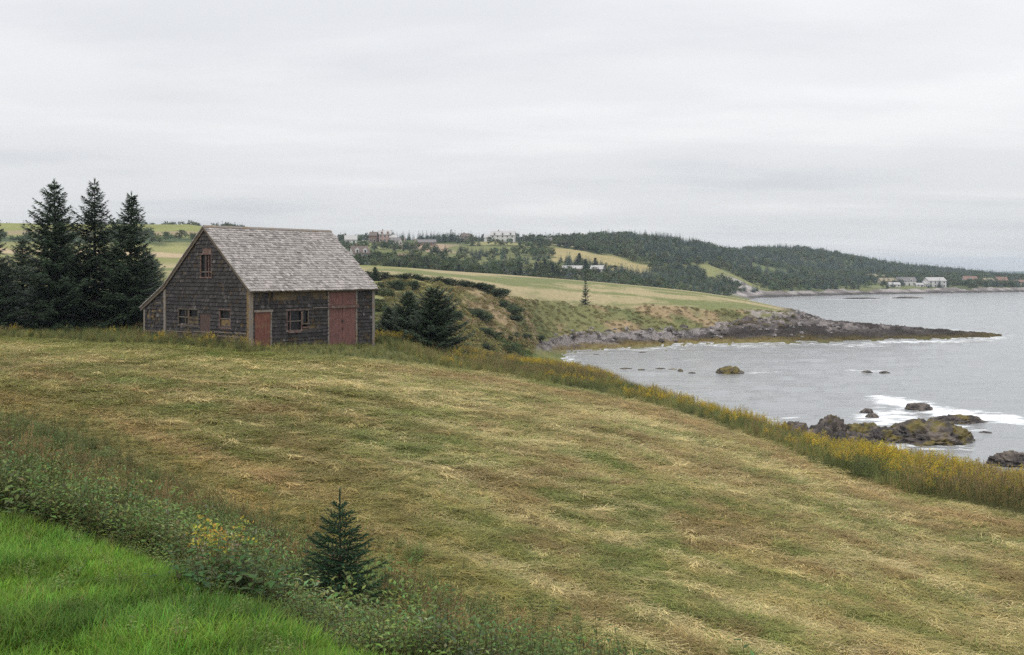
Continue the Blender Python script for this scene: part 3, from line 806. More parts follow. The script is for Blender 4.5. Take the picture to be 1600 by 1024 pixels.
# rake boards along the gable
for (y0, z0, y1, z1) in ((-OH, EZ - OH * slope_f, yr, RZ), (yr, RZ, BW, EZ), (BW, EZ, BW + LW + 0.28, LZ - 0.28 * slope_l)):
    for xx in (-OG + 0.02, BL + OG - 0.045):
        board('rake_board', MAT['rake'], barn, [(xx, y0, z0 - 0.15), (xx + 0.025, y0, z0 - 0.15), (xx + 0.025, y1, z1 - 0.15), (xx, y1, z1 - 0.15), (xx, y0, z0), (xx + 0.025, y0, z0), (xx + 0.025, y1, z1), (xx, y1, z1)])
board('fascia_board', MAT['rake'], barn, slab(FP, -0.02, BL + 0.02, EZ - 0.20, EZ - 0.09, 0.05, 0.075))
# corner boards
board('corner_board', MAT['trim'], barn, slab(FP, -0.045, 0.20, ZB, EZ - 0.02, 0.0, 0.050))
board('corner_board', MAT['ochre'], barn, slab(GP, 0.003, 0.20, ZB, EZ - 0.02, 0.0, 0.044))
board('corner_board', MAT['trim'], barn, slab(FP, BL - 0.15, BL + 0.045, ZB + .1, EZ - 0.02, 0.0, 0.050))
board('corner_board', MAT['trim'], barn, slab(GP, BW - 0.12, BW + 0.10, ZB, EZ - 0.12, 0.0, 0.052))
board('corner_board', MAT['trim'], barn, slab(GP, BW + LW - 0.13, BW + LW + 0.03, ZB, LZ - 0.08, 0.0, 0.052))

def plank_door(name, mat, place, u0, u1, z0, z1, n, parent):
    mb = MB(); wd = (u1 - u0) / n
    for i in range(n):
        dz = rs.uniform(-0.01, 0.01)
        mb.hexa(slab(place, u0 + i * wd + 0.003, u0 + (i + 1) * wd - 0.003, z0 + dz, z1, -0.03, 0.012 + rs.uniform(0, 0.006)))
    return mb.obj(name, mat, parent)
def frame(name, mat, place, h, parent, wd=0.07, o0=0.0, o1=0.045, bottom=True, top=True):
    u0, u1, z0, z1 = h
    mb = MB()
    mb.hexa(slab(place, u0 - wd * .4, u0 + wd * .6, z0, z1, o0, o1)); mb.hexa(slab(place, u1 - wd * .6, u1 + wd * .4, z0, z1, o0, o1))
    if top: mb.hexa(slab(place, u0 - wd, u1 + wd, z1 - 0.002, z1 + wd, o0, o1 + 0.012))
    if bottom: mb.hexa(slab(place, u0 - wd, u1 + wd, z0 - wd, z0 + 0.002, o0, o1 + 0.025))
    return mb.obj(name, mat, parent)
# small red door
u0, u1, z0, z1 = h_sdoor
sd = plank_door('door', MAT['red_worn'], FP, u0 + 0.02, u1 - 0.06, z0 + 0.02, z1, 5, barn); sd['label'] = 'small worn red plank door'
board('door_frame', MAT['trim'], sd, slab(FP, u1 - 0.06, u1 + 0.03, z0, z1, 0.0, 0.045))
board('door_head', MAT['trim'], sd, slab(FP, u0 - 0.05, u1 + 0.09, z1, z1 + 0.12, 0.0, 0.075))
# big double door
u0, u1, z0, z1 = h_bdoor
zr = fz_(534, 480)
um = (u0 + u1) / 2
bd = MB(); bd.hexa(slab(FP, u0 - 0.07, u0 + 0.03, z0 - .25, z1, 0, 0.05)); bd.hexa(slab(FP, u1 - 0.03, u1 + 0.08, z0 - .1, z1, 0, 0.05)); bd.hexa(slab(FP, u0 - 0.08, u1 + 0.09, z1, z1 + 0.09, 0, 0.06))
bdo = bd.obj('double_door', MAT['trim'], barn); bdo['label'] = 'tall faded red double door with grey frame'
for (a, b) in ((u0 + 0.03, um - 0.008), (um + 0.008, u1 - 0.03)):
    plank_door('door_leaf', MAT['red'], FP, a, b, z0, zr - 0.07, 4, bdo)
    plank_door('transom_panel', MAT['red'], FP, a, b, zr + 0.12, z1 - 0.03, 4, bdo)
board('door_rail', MAT['red_trim'], bdo, slab(FP, u0 - 0.10, u1 + 0.16, zr - 0.05, zr + 0.11, 0.052, 0.105))
board('track_board', MAT['trim'], bdo, slab(FP, u0 - 1.15, u0 - 0.11, zr - 0.01, zr + 0.035, 0.040, 0.075))
for zq in (0.42, 0.62):
    mb = MB(); mb.box((um - 0.03, -0.06, z0 + (zr - z0) * zq), (um + 0.03, -0.02, z0 + (zr - z0) * zq + 0.09)); mb.obj('hasp', MAT['dark'], bdo)
mb = MB()
for i in range(9): 
    xx = u0 + 0.05 + i * (u1 - u0 + .9) / 9
    mb.box((xx, -0.16 - rs.random() * .1, ZB - .3), (xx + 0.24, 0.04, z0 - 0.04 - rs.random() * 0.08))
mb.obj('foundation_stones', MAT['stone'], barn)
# front window: a four-light sash beside a broken boarded opening
def window(place, h, mat, uprights, rails, parent, glass='glass', depth=-0.06, wd=0.07, label=None):
    u0, u1, z0, z1 = h
    wf = frame('window', mat, place, h, parent, wd=wd)
    if label: wf['label'] = label
    for i, (a, b) in enumerate(zip([u0] + uprights, uprights + [u1])):
        for (c, d_) in zip([z0] + rails, rails + [z1]):
            board('pane', MAT[glass], wf, slab(place, a + 0.015, b - 0.015, c + 0.015, d_ - 0.015, depth - 0.008, depth))
    for q in uprights: board('muntin', mat, wf, slab(place, q - 0.022, q + 0.022, z0, z1, depth - 0.012, 0.02))
    for q in rails: board('muntin', MAT['trim'], wf, slab(place, u0, u1, q - 0.018, q + 0.018, depth - 0.014, 0.012))
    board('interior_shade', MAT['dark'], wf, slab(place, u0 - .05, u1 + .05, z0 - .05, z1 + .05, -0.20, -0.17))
    return wf
ux = fs_(471); zc = fz_(460, 502)
wf = window(FP, (h_win[0], ux, h_win[2], h_win[3]), MAT['red_trim'], [fs_(453.5)], [zc], barn, label='red framed window with pale muntins')
board('window_sill', MAT['red_trim'], wf, slab(FP, h_win[0] + 0.06, ux - 0.1, h_win[2] - 0.14, h_win[2] - 0.075, 0.0, 0.12))
wf = window(FP, (ux + 0.05, h_win[1], fz_(476, 505), h_win[3]), MAT['rake'], [], [], barn, label='dark unglazed window opening beside the red frame')
board('broken_board', MAT['red_trim'], wf, slab(FP, ux + 0.06, h_win[1] + 0.02, fz_(476, 513), fz_(476, 510.5), 0.0, 0.05))
board('patch_board', MAT['wall_board'], wf, slab(FP, ux + 0.05, h_win[1], h_win[2], fz_(476, 514), 0.0, 0.03))
# gable windows
wf = window(GP, h_up, MAT['red_trim'], [gs_(322), gs_(326)], [h_up[2] + 0.28], barn, label='narrow loft window with red frame and two bars')
board('panel', MAT['red_trim'], wf, slab(GP, gs_(331), gs_(317), gz_(324, 396.5), gz_(324, 386), 0.0, 0.03))
wf = window(GP, (gs_(295), h_ll[1], h_ll[2], h_ll[3]), MAT['rake'], [gs_(290)], [(h_ll[2] + h_ll[3]) / 2], barn)
wf = window(GP, (h_ll[0], gs_(296), h_ll[2], h_ll[3]), MAT['rake'], [], [], barn)
for zq in (0.25, 0.5, 0.75):
    board('patch_board', MAT['wall_board'], wf, slab(GP, h_ll[0], gs_(296), h_ll[2] + (h_ll[3] - h_ll[2]) * (zq - .14), h_ll[2] + (h_ll[3] - h_ll[2]) * (zq + .06), -0.04, 0.02)) if zq < .7 else None
plank_door('hatch', MAT['hatch'], GP, h_mid[0], h_mid[1], h_mid[2], h_mid[3], 4, barn)['label'] = 'faded reddish plank hatch in the gable wall'
wf = window(GP, h_rt, MAT['red_trim'], [], [(h_rt[2] + h_rt[3]) / 2], barn, label='small gable window with peeling frame and ochre shade')
board('blind', MAT['ochre'], wf, slab(GP, h_rt[0] + .02, h_rt[1] - .02, h_rt[2] + .02, h_rt[2] + 0.42, -0.05, -0.03))
for (uu, zz_, w_, h_) in ((BW + 0.9, 1.52, 0.5, 0.13), (BW + 1.2, 1.22, 0.7, 0.12), (BW + .35, 1.62, .3, .12)):
    board('patch_board', MAT['ochre'], lw, slab(GP, uu, uu + w_, zz_, zz_ + h_, 0.02, 0.045))
board('patch_board', MAT['trim'], lw, slab(GP, BW + 0.35, BW + 0.95, 2.08, 2.13, 0.02, 0.05))
for (ua, ub, zz_) in ((0.25, 1.3, 0.62), (1.5, 3.2, 0.60), (3.6, 5.2, .55), (5.4, 8.0, 0.48), (0.3, 2.9, .40), (BW + .2, BW + 2.0, 0.40)):
    board('sill_board', MAT['trim'], gw, slab(GP, ua, ub, zz_, zz_ + 0.045, 0.03, 0.055))
#@@TREES
# ------------------------------------------------------------------ plants: builders
rt = random.Random(21)
def vary(c, a=0.25):
    f = rt.uniform(1 - a, 1 + a)
    return (c[0] * f * rt.uniform(0.92, 1.08), c[1] * f, c[2] * f * rt.uniform(0.9, 1.1))

def spray(mb, a, b, wd, col, up=Vector((0, 0, 1)), droop=0.0):
    """a needle-covered twig from a to b: a bent kite-shaped blade"""
    d = b - a
    s_ = d.cross(up)
    if s_.length < 1e-5: s_ = Vector((1, 0, 0))
    s_.normalize(); s_ *= wd
    mdl = a + d * 0.45 + Vector((0, 0, wd * 0.35))
    e_ = b - Vector((0, 0, droop))
    bb = len(mb.v)
    mb.v.extend([tuple(a), tuple(mdl + s_ - Vector((0, 0, wd * .5))), tuple(e_), tuple(mdl - s_ - Vector((0, 0, wd * .5))), tuple(mdl)])
    for q in ((0, 1, 4), (1, 2, 4), (2, 3, 4), (3, 0, 4)):
        mb.f.append(tuple(bb + i for i in q)); mb.c.append(col); mb.m.append(0)

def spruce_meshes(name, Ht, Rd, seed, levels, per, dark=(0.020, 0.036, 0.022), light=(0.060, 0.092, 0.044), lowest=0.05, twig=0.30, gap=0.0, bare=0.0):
    rr = random.Random(seed)
    tm = MB(); cm = MB()
    lean = Vector((rr.uniform(-.02, .02), rr.uniform(-.02, .02), 0)) * Ht
    pts = [Vector((0, 0, -0.4)) + lean * 0] + [Vector((0, 0, Ht * q)) + lean * q for q in (0.15, 0.4, 0.7, 0.93, 1.0)]
    r0 = Ht * 0.017
    tm.tube(pts, [r0 * 1.25, r0, r0 * .75, r0 * .42, r0 * .12, r0 * .03], 7)
    z = lowest * Ht; lv = 0
    while lv < levels:
        tq = lowest + (0.985 - lowest) * (lv / levels) ** 0.96
        z = tq * Ht
        prof = (1 - tq) ** 0.80 * (0.9 + 0.2 * rr.random())
        if tq < 0.14: prof *= 0.75 + tq * 1.8
        n = per + rr.randint(-1, 1)
        a0 = rr.random() * 6.28
        for i in range(n):
            if rr.random() < gap: continue
            az = a0 + 6.28 * i / n + rr.uniform(-.35, .35)
            L = Rd * prof * rr.uniform(0.55, 1.18) * (1 + .16 * math.sin(az + seed * 1.7 + tq * 5)) + 0.03 * Ht * (1 - tq) * 0.3
            if L < 0.02 * Ht: L = 0.02 * Ht * rr.uniform(.7, 1.2)
            el = -0.22 + 0.95 * tq ** 1.4 + rr.uniform(-.10, .10)
            dx, dy = math.cos(az), math.sin(az)
            base = Vector((0, 0, z + rr.uniform(-.02, .02) * Ht)) + lean * tq
            ax = []
            ns = max(4, int(L / (twig * 0.30)))
            for k in range(ns + 1):
                q = k / ns
                rad = L * q * math.cos(el * (1 - .3 * q))
                hz = L * (q * math.sin(el) - 0.10 * math.sin(q * 3.14) + 0.14 * q ** 3 * (1 - tq))
                ax.append(base + Vector((dx * rad, dy * rad, hz)))
            tm.tube([ax[0], ax[len(ax) // 2], ax[-1]], [r0 * .22 * (1 - tq) + .004 * Ht * .3, r0 * .12 * (1 - tq) + .002, .0015], 3, cap=False)
            deadb = rr.random() < bare
            side = Vector((-dy, dx, 0))
            for k in range(1, ns + 1):
                q = k / ns
                if q < 0.16: continue
                fw_ = (ax[k] - ax[k - 1]).normalized()
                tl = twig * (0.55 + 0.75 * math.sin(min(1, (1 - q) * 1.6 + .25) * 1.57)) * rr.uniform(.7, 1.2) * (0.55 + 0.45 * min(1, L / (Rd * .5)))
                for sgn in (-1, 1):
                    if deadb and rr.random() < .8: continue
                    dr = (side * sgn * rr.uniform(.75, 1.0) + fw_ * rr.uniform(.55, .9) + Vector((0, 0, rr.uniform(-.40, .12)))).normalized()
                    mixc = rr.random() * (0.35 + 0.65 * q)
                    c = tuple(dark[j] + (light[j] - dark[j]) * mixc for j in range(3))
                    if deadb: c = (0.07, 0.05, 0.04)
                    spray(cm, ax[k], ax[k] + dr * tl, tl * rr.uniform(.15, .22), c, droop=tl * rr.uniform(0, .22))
                    if rr.random() < .6:
                        dr2 = (dr + Vector((0, 0, rr.uniform(-.9, -.2))) + fw_ * .4).normalized()
                        spray(cm, ax[k], ax[k] + dr2 * tl * .8, tl * .15, c, droop=tl * .1)
            spray(cm, ax[-2], ax[-1] + (ax[-1] - ax[-2]).normalized() * twig * .5, twig * .14, light)
        lv += 1
    top = Vector((0, 0, Ht)) + lean
    for k in range(6):
        az = k * 1.05
        spray(cm, top - Vector((0, 0, Ht * .03)), top + Vector((math.cos(az) * Ht * .008, math.sin(az) * Ht * .008, Ht * .022)), Ht * .003, light)
    return tm.mesh(name + '_trunk', MAT['bark'], True), cm.mesh(name + '_crown', MAT['needle'])

def tree(name, meshes, loc, label, cat, group=None, rz=0.0, sc=(1, 1, 1)):
    o = empty(name, loc, rz); o.scale = sc
    link('trunk', meshes[0], o); link('crown', meshes[1], o)
    return tag(o, label, cat, group)

def leaf(mb, p, d, nrm, L, W_, col):
    """a folded pointed leaf"""
    d = d.normalized(); s_ = d.cross(nrm)
    if s_.length < 1e-4: s_ = d.orthogonal()
    s_.normalize(); up = s_.cross(d)
    b = len(mb.v)
    mb.v.extend([tuple(p), tuple(p + d * L * .45 + s_ * W_ * .5 + up * W_ * .15), tuple(p + d * L - up * L * .08), tuple(p + d * L * .45 - s_ * W_ * .5 + up * W_ * .15)])
    mb.f.append((b, b + 1, b + 2)); mb.c.append(col); mb.m.append(0)
    mb.f.append((b, b + 2, b + 3)); mb.c.append(col); mb.m.append(0)

def rdir(rr, zlo=-1, zhi=1):
    z = rr.uniform(zlo, zhi); a = rr.uniform(0, 6.283); r = math.sqrt(max(0, 1 - z * z))
    return Vector((r * math.cos(a), r * math.sin(a), z))

def crown_meshes(name, Ht, Rd, seed, clumps, per, lsize, cols, trunk_h=0.3, flat=0.8, low=-0.55):
    """broad-leaved tree or bush: clumps of leaf faces carried on limbs"""
    rr = random.Random(seed)
    tm = MB(); cm = MB()
    th = Ht * trunk_h
    tm.tube([(0, 0, -.4), (0, 0, th * .6), (rr.uniform(-.1, .1) * Rd, rr.uniform(-.1, .1) * Rd, Ht * .75)], [Ht * .022, Ht * .016, Ht * .004], 6)
    for k in range(clumps):
        d = rdir(rr, low, 1)
        rad = rr.uniform(.45, .95)
        c = Vector((d.x * Rd * rad, d.y * Rd * rad, th + (Ht - th) * (0.5 + 0.46 * d.z * rad)))
        cr = Rd * rr.uniform(.22, .42)
        tm.tube([(0, 0, th * .7), c * .6 + Vector((0, 0, th * .2)), c], [Ht * .009, Ht * .005, Ht * .002], 3, cap=False)
        base = cols[rr.randrange(len(cols))]
        f0 = rr.uniform(.75, 1.25)
        for j in range(per):
            v = rdir(rr) * cr * rr.uniform(.55, 1.05); v.z *= flat
            col = tuple(x * f0 * rr.uniform(.75, 1.25) for x in base)
            leaf(cm, c + v, rdir(rr, -.5, .6), rdir(rr, .2, 1), lsize * rr.uniform(.7, 1.3), lsize * rr.uniform(.5, .8), col)
    return tm.mesh(name + '_trunk', MAT['bark'], True), cm.mesh(name + '_crown', MAT['leaf'])

# ---- the tall spruces left of the barn
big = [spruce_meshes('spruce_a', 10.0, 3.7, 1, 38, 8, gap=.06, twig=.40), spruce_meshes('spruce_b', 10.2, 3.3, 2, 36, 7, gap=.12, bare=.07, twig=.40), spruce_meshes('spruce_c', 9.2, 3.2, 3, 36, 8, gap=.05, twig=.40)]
GS = 'tall dark spruces left of the barn'
def put_tree(px, d, top, meshes, href, label, cat='spruce', group=GS, name='spruce_tree', wide=1.0, rz=None):
    p_ = at(px, d)
    hh_ = CAM_Z + (HOR - top) / F * d - p_.z
    k = hh_ / href
    return tree(name, meshes, p_, label, cat, group, rt.uniform(0, 6.28) if rz is None else rz, (k * wide, k * wide, k))
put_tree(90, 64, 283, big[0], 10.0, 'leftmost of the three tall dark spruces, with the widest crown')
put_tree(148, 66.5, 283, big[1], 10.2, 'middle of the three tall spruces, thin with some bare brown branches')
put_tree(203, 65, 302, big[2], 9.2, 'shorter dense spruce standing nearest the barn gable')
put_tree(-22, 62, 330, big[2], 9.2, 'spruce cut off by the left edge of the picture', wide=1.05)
for px, d, top, lb in ((36, 74, 378, 'lower spruce behind and left of the leftmost tall spruce'), (66, 70, 400, 'low spruce crowding the left skirt of the leftmost tall spruce'), (120, 72, 395, 'lower spruce filling the gap between leftmost and middle tall spruces'), (176, 74, 385, 'lower spruce filling the gap between middle and shorter tall spruces'), (236, 73, 402, 'low spruce between the shorter tall spruce and the barn'), (5, 70, 405, 'low spruce beside the one cut off by the left edge'), (225, 82, 395, 'farther low spruce behind the barn lean-to'), (100, 84, 385, 'farther low spruce straight behind the leftmost tall spruce')):
    put_tree(px, d, top, big[rt.randrange(3)], 9.6, lb, group='lower spruces behind the tall ones', wide=1.35)
# ---- wide young spruces right of the barn
wide = [spruce_meshes('wide_spruce_a', 4.0, 3.0, 5, 19, 12, lowest=.03, twig=.30, dark=(.018, .032, .018), light=(.052, .082, .040)), spruce_meshes('wide_spruce_b', 3.8, 2.5, 6, 18, 11, lowest=.03, twig=.30, dark=(.018, .032, .018), light=(.052, .082, .040))]
GW = 'bushy young spruces right of the barn'
put_tree(676, 66, 449, wide[0], 4.0, 'broad bushy young spruce at the foot of the slope right of the barn', group=GW)
put_tree(640, 68.5, 455, wide[1], 3.8, 'bushy spruce half hidden between the barn corner and the broad spruce', group=GW)
put_tree(606, 70, 480, wide[1], 3.8, 'low spruce showing just beside the barn corner', group=GW, wide=1.0)
put_tree(586, 185, 417, wide[1], 3.8, 'small pointed spruce above the barn eave at the pale field edge', group=None, wide=0.8)
# ---- lone spruce on the bluff
lone = spruce_meshes('lone_spruce', 5.6, 1.25, 8, 20, 5, lowest=.04, twig=.34, gap=.35)
put_tree(915, 245, 437, lone, 5.6, 'lone ragged spruce on the bluff above the cove', group=None)

# ---- small spruce in the foreground, with needles
def small_spruce():
    rr = random.Random(44)
    Ht = 1.36
    tm = MB(); cm = MB()
    tm.tube([(0, 0, -.15), (0, 0, .3), (.005, 0, .9), (0, 0, Ht)], [.020, .016, .008, .003], 6)
    dark, light = (.020, .055, .028), (.046, .110, .050)
    def needles(a, b, nl, dens, cl):
        d = b - a; L = d.length; d = d.normalized()
        o1 = d.orthogonal().normalized(); o2 = d.cross(o1)
        for k in range(int(L / dens)):
            p_ = a + d * (k * dens)
            for _ in range(4):
                an = rr.uniform(0, 6.28)
                nd = (d * .75 + (o1 * math.cos(an) + o2 * math.sin(an)) * .8).normalized() * nl * rr.uniform(.8, 1.2)
                w_ = d.cross(nd).normalized() * .0042
                bb = len(cm.v)
                cm.v.extend([tuple(p_ - w_), tuple(p_ + w_), tuple(p_ + nd)]); cm.f.append((bb, bb + 1, bb + 2)); cm.c.append(tuple(x * rr.uniform(.8, 1.2) for x in cl)); cm.m.append(0)
    needles(Vector((0, 0, Ht - .34)), Vector((0, 0, Ht)), .030, .005, light)
    z = .14
    while z < Ht - .15:
        tq = z / Ht
        n = rr.randint(5, 7)
        a0 = rr.random() * 6
        for i in range(n):
            az = a0 + 6.28 * i / n + rr.uniform(-.3, .3)
            L = (.64 * (1 - tq) ** .95 + .02) * rr.uniform(.75, 1.12)
            el = .08 + .55 * tq + rr.uniform(-.08, .08)
            dv = Vector((math.cos(az) * math.cos(el), math.sin(az) * math.cos(el), math.sin(el)))
            base = Vector((0, 0, z + rr.uniform(-.02, .02)))
            tip = base + dv * L + Vector((0, 0, .08 * L))
            mid = base + dv * L * .5 - Vector((0, 0, .03 * L))
            tm.tube([base, mid, tip], [.006 * (1 - tq) + .002, .003, .001], 3, cap=False)
            needles(base + (mid - base) * .25, mid, .020, .012, dark); needles(mid, tip, .020, .010, light)
            sd = Vector((-math.sin(az), math.cos(az), 0))
            m_ = max(2, int(L / .055))
            for k in range(1, m_ + 1):
                q = k / (m_ + 1)
                p_ = base.lerp(mid, q * 2) if q < .5 else mid.lerp(tip, q * 2 - 1)
                for sg in (-1, 1):
                    tl = (.07 + .17 * (1 - q)) * min(1, L / .3) * rr.uniform(.7, 1.15)
                    e_ = p_ + (sd * sg * .75 + dv * .7 + Vector((0, 0, rr.uniform(-.25, .15)))).normalized() * tl
                    cmix = rr.random() * q
                    cl = tuple(dark[j] + (light[j] - dark[j]) * cmix for j in range(3))
                    tm.tube([p_, e_], [.0016, .0008], 3, cap=False)
                    needles(p_, e_, .018, .011, cl)
        z += .072 + .03 * tq
    return tm.mesh('small_spruce_trunk', MAT['bark'], True), cm.mesh('small_spruce_crown', MAT['needle'])
ss = small_spruce()
p_ = at(531, 10.2)
hh_ = CAM_Z + (HOR - 764) / F * 10.2 - p_.z
tree('spruce_sapling', ss, p_, 'small young spruce standing in the foreground weeds', 'spruce', None, 0.4, (hh_ / 1.36,) * 3)

# ---- bushes in the gully and along the pale field
olive = [(.070, .098, .034), (.090, .120, .038), (.058, .082, .034), (.125, .140, .046)]
darkg = [(.040, .062, .028), (.050, .074, .032), (.060, .082, .034)]
bushes = [crown_meshes('bush_%d' % i, 2.0, 1.5, 60 + i, 26, 70, .19, olive if i % 2 else darkg, .02, .9, low=-1) for i in range(4)]
def bush(px, d, hgt, wd, k, label, group, name='bush', cat='bush'):
    p_ = at(px, d)
    return tree(name, bushes[k], p_ - Vector((0, 0, .1 + .12 * hgt)), label, cat, group, rt.uniform(0, 6.28), (wd / 1.5, wd / 1.5, hgt / 2.0))
HEDGE = [(588, 188), (612, 190), (634, 192), (655, 194), (676, 196), (697, 198), (716, 200), (734, 203), (748, 204), (760, 204), (771, 203), (780, 201), (788, 198), (795, 194), (800, 190)]
ORD = 'first second third fourth fifth sixth seventh eighth ninth tenth eleventh twelfth thirteenth fourteenth fifteenth'.split()
for i, (px, d) in enumerate(HEDGE):
    bush(px + rt.uniform(-4, 4), d, rt.uniform(1.3, 2.2), rt.uniform(2.2, 3.4), rt.choice((0, 2)), ORD[i] + ' dark bush from the barn in the hedge line below the pale field', 'dark bushes along the pale field edge')
for i in range(46):
    px = rt.uniform(575, 800); d = rt.uniform(96, 176)
    if px > 735 and d < 125: d += 35
    bush(px, d, rt.uniform(.9, 2.2), rt.uniform(1.2, 2.6), rt.randrange(4), 'green bush on the gully slope between barn and cove', 'bushes on the gully slope')
for i, (px, d) in enumerate(((750, 152), (770, 160), (790, 168), (800, 176), (815, 184), (822, 192), (840, 206))):
    bush(px, d, rt.uniform(.7, 1.2), rt.uniform(1.2, 2.0), rt.choice((0, 2)), ORD[i] + ' from the left of the low dark bushes leading down to the cove rocks', 'low bushes above the cove rocks')
for i, (px, d) in enumerate(((20, 90), (55, 96), (150, 92), (240, 96), (262, 84))):
    bush(px, d, rt.uniform(2.5, 4), rt.uniform(2.5, 4), rt.randrange(4), ORD[i] + ' from the left of the leafy bushes in gaps between the spruces', 'bushes behind the tall spruces')

# ---- trees farther off
midg = [(.070, .100, .046), (.085, .115, .048), (.058, .084, .046), (.115, .130, .055)]
ftrees = [crown_meshes('far_tree_%d' % i, 7.0, 3.2, 80 + i, 14, 34, .62, [midg[i], midg[(i + 1) % 4]], .18, .85) for i in range(4)]
fspruce = [spruce_meshes('far_spruce_%d' % i, 8.0, 3.0, 90 + i, 14, 8, lowest=.06, twig=.85, dark=(.036, .056, .042), light=(.065, .095, .060)) for i in range(3)]
def far_tree(px, d, hgt, kind, label, group, name):
    p_ = at(px, d)
    if kind < 4: return tree(name, ftrees[kind], p_, label, 'tree', group, rt.uniform(0, 6.28), (hgt / 7 * rt.uniform(.85, 1.2),) * 2 + (hgt / 7,))
    return tree(name, fspruce[kind - 4], p_, label, 'tree', group, rt.uniform(0, 6.28), (hgt / 8,) * 3)
cnt = 0
while cnt < 125:
    px = rt.uniform(545, 905); d = rt.uniform(335, 455)
    if clear_mask(px, d): continue
    if px > 860 and rt.random() < .6: continue
    far_tree(px, d, rt.uniform(3.2, 6.2), rt.choice((0, 1, 2, 3, 0, 1, 4, 5)), 'tree in the green belt just behind the pale hay field', 'trees in the belt behind the pale field', 'belt_tree')
    cnt += 1
for i in range(80):
    px = 524 + i * 4.75 + rt.uniform(-3, 3); d = rt.uniform(735, 785)
    if 758 < px < 812 and rt.random() < .7: continue
    far_tree(px, d, rt.uniform(4.5, 8.0), rt.choice((0, 1, 2, 3, 0, 2, 4, 5)), 'tree standing against the sky along the village ridge', 'trees on the village ridge skyline', 'ridge_tree')
for i, (px, d, hgt, k) in enumerate(((838, 462, 5, 4), (852, 468, 6, 5), (862, 470, 5.5, 1), (870, 440, 5, 5), (890, 470, 4, 0), (905, 520, 8, 6), (915, 488, 7, 5), (930, 515, 7, 4), (948, 520, 5, 2), (960, 522, 5, 1))):
    far_tree(px, d, hgt, k, ORD[i] + ' from the left of the separate trees about the pale valley sheds', 'trees about the valley shed', 'valley_tree')

# ------------------------------------------------------------------ rocks in the sea
MAT['rock'] = surf_mat('sea_rock', (1, 1, 1), 0.85, 0.45, 1.6, bump=1.0, bscale=2.2, use_col=True, spec=0.35)
def rock(px, ybase, wpx, hpx, label, seed, algae=0.5, deep=0.8, group='rocks in the sea', base=None, name='sea_rock', pale=False, z0=0.0, peak=1.0):
    d = (CAM_Z - z0) * F / (ybase - HOR)
    wm = wpx / F * d; hm = hpx / F * d * (0.82 if wpx > 50 else 1.0)
    bm = bmesh.new()
    bmesh.ops.create_icosphere(bm, subdivisions=5 if wpx > 60 else 4, radius=1)
    co = np.array([v.co[:] for v in bm.verts])
    n_ = co / np.linalg.norm(co, axis=1, keepdims=True)
    r = 1 + 0.55 * (fbm(n_[:, 0] * 1.6 + seed, n_[:, 1] * 1.6, n_[:, 2] * 1.6, seed, 3) - .5)
    rg_ = 1 - np.abs(2 * fbm(n_[:, 0] * 3.1 + seed * 3, n_[:, 1] * 3.1, n_[:, 2] * 5, seed + 9, 4, .62) - 1)
    r = r + (rg_ - .6) * 0.55 * peak
    co = n_ * r[:, None]
    mxx = np.abs(co[:, 0]).max()
    co[:, 0] *= wm * .5 / mxx; co[:, 1] *= wm * .5 * deep / mxx
    zt = co[:, 2].max(); co[:, 2] = np.where(co[:, 2] > 0, (co[:, 2] / zt) ** 1.25 * hm, co[:, 2] * 0.8)
    stp_ = max(.12, hm * .22)
    tz = co[:, 2] + co[:, 0] * .10 + (fbm(co[:, 0] * 1.3, co[:, 1] * 1.3, None, seed + 2, 3) - .5) * hm * .5
    fq = tz / stp_ - np.floor(tz / stp_)
    co[:, 2] += ((np.floor(tz / stp_) + sstep(.4, .95, fq)) * stp_ - tz) * .75 * (co[:, 2] > 0)
    x0, y0 = (px - 800) / F * d, d
    co[:, 2] += -0.02
    for v, c in zip(bm.verts, co): v.co = c
    me = bpy.data.meshes.new(name); bm.to_mesh(me); bm.free()
    q = fbm(co[:, 0] / wm * 5 + seed, co[:, 1] / wm * 5, co[:, 2] / max(hm, .1) * 1.5, seed + 3, 4)
    c1 = lerp((.050, .043, .040) if not pale else (.14, .125, .12), (.140, .115, .098) if not pale else (.34, .31, .30), sstep(.4, .65, q))
    al = sstep(.62 - .30 * algae, .74 - .25 * algae, fbm(co[:, 0] * 1.1 + seed, co[:, 1] * 1.1, co[:, 2] * 1.1, seed + 5, 3)) * (algae > 0)
    cc = lerp(c1, lerp((.19, .145, .040), (.085, .075, .022), noise(co[:, 0] * 2.2, co[:, 1] * 2.2, seed=seed)), al * .9)
    a = me.attributes.new('col', 'FLOAT_COLOR', 'POINT'); ca_ = np.ones((len(co), 4), np.float32); ca_[:, :3] = cc
    a.data.foreach_set('color', ca_.ravel())
    me.materials.append(MAT['rock'])
    o_ = link(name, me, None, (x0, y0, z0))
    return tag(o_, label, 'rock', group)
rock(1448, 688, 152, 44, 'large brown weed-covered rock in the near surf', 3, .55, .8)
rock(1382, 690, 76, 30, 'dark hump against the left side of the large weedy rock', 4, .35)
rock(1240, 692, 78, 44, 'leftmost dark rock rising behind the goldenrod bank', 5, .0, peak=1.4)
rock(1303, 680, 64, 42, 'pointed dark rock left of the yellow weed ledge', 6, .15, peak=1.5)
rock(1345, 682, 90, 28, 'yellow weed-covered ledge between the pointed and the large rock', 7, 1.0)
rock(1325, 697, 96, 30, 'low dark rock in front of the yellow ledge', 8, .25, peak=1.3)
rock(1278, 694, 60, 40, 'brownish rock between the leftmost and the pointed rock', 18, .2)
rock(1435, 639, 46, 10, 'small dark rock awash in the breaking surf', 9, .1)
rock(1492, 660, 96, 16, 'long low dark rock right of the surf line', 10, .35, .5)
rock(1532, 661, 30, 5, 'thin dark tail of rock right of the long low one', 11, .2, .5)
rock(1354, 645, 24, 7, 'little dark rock left of the surf, the upper one', 12, .0)
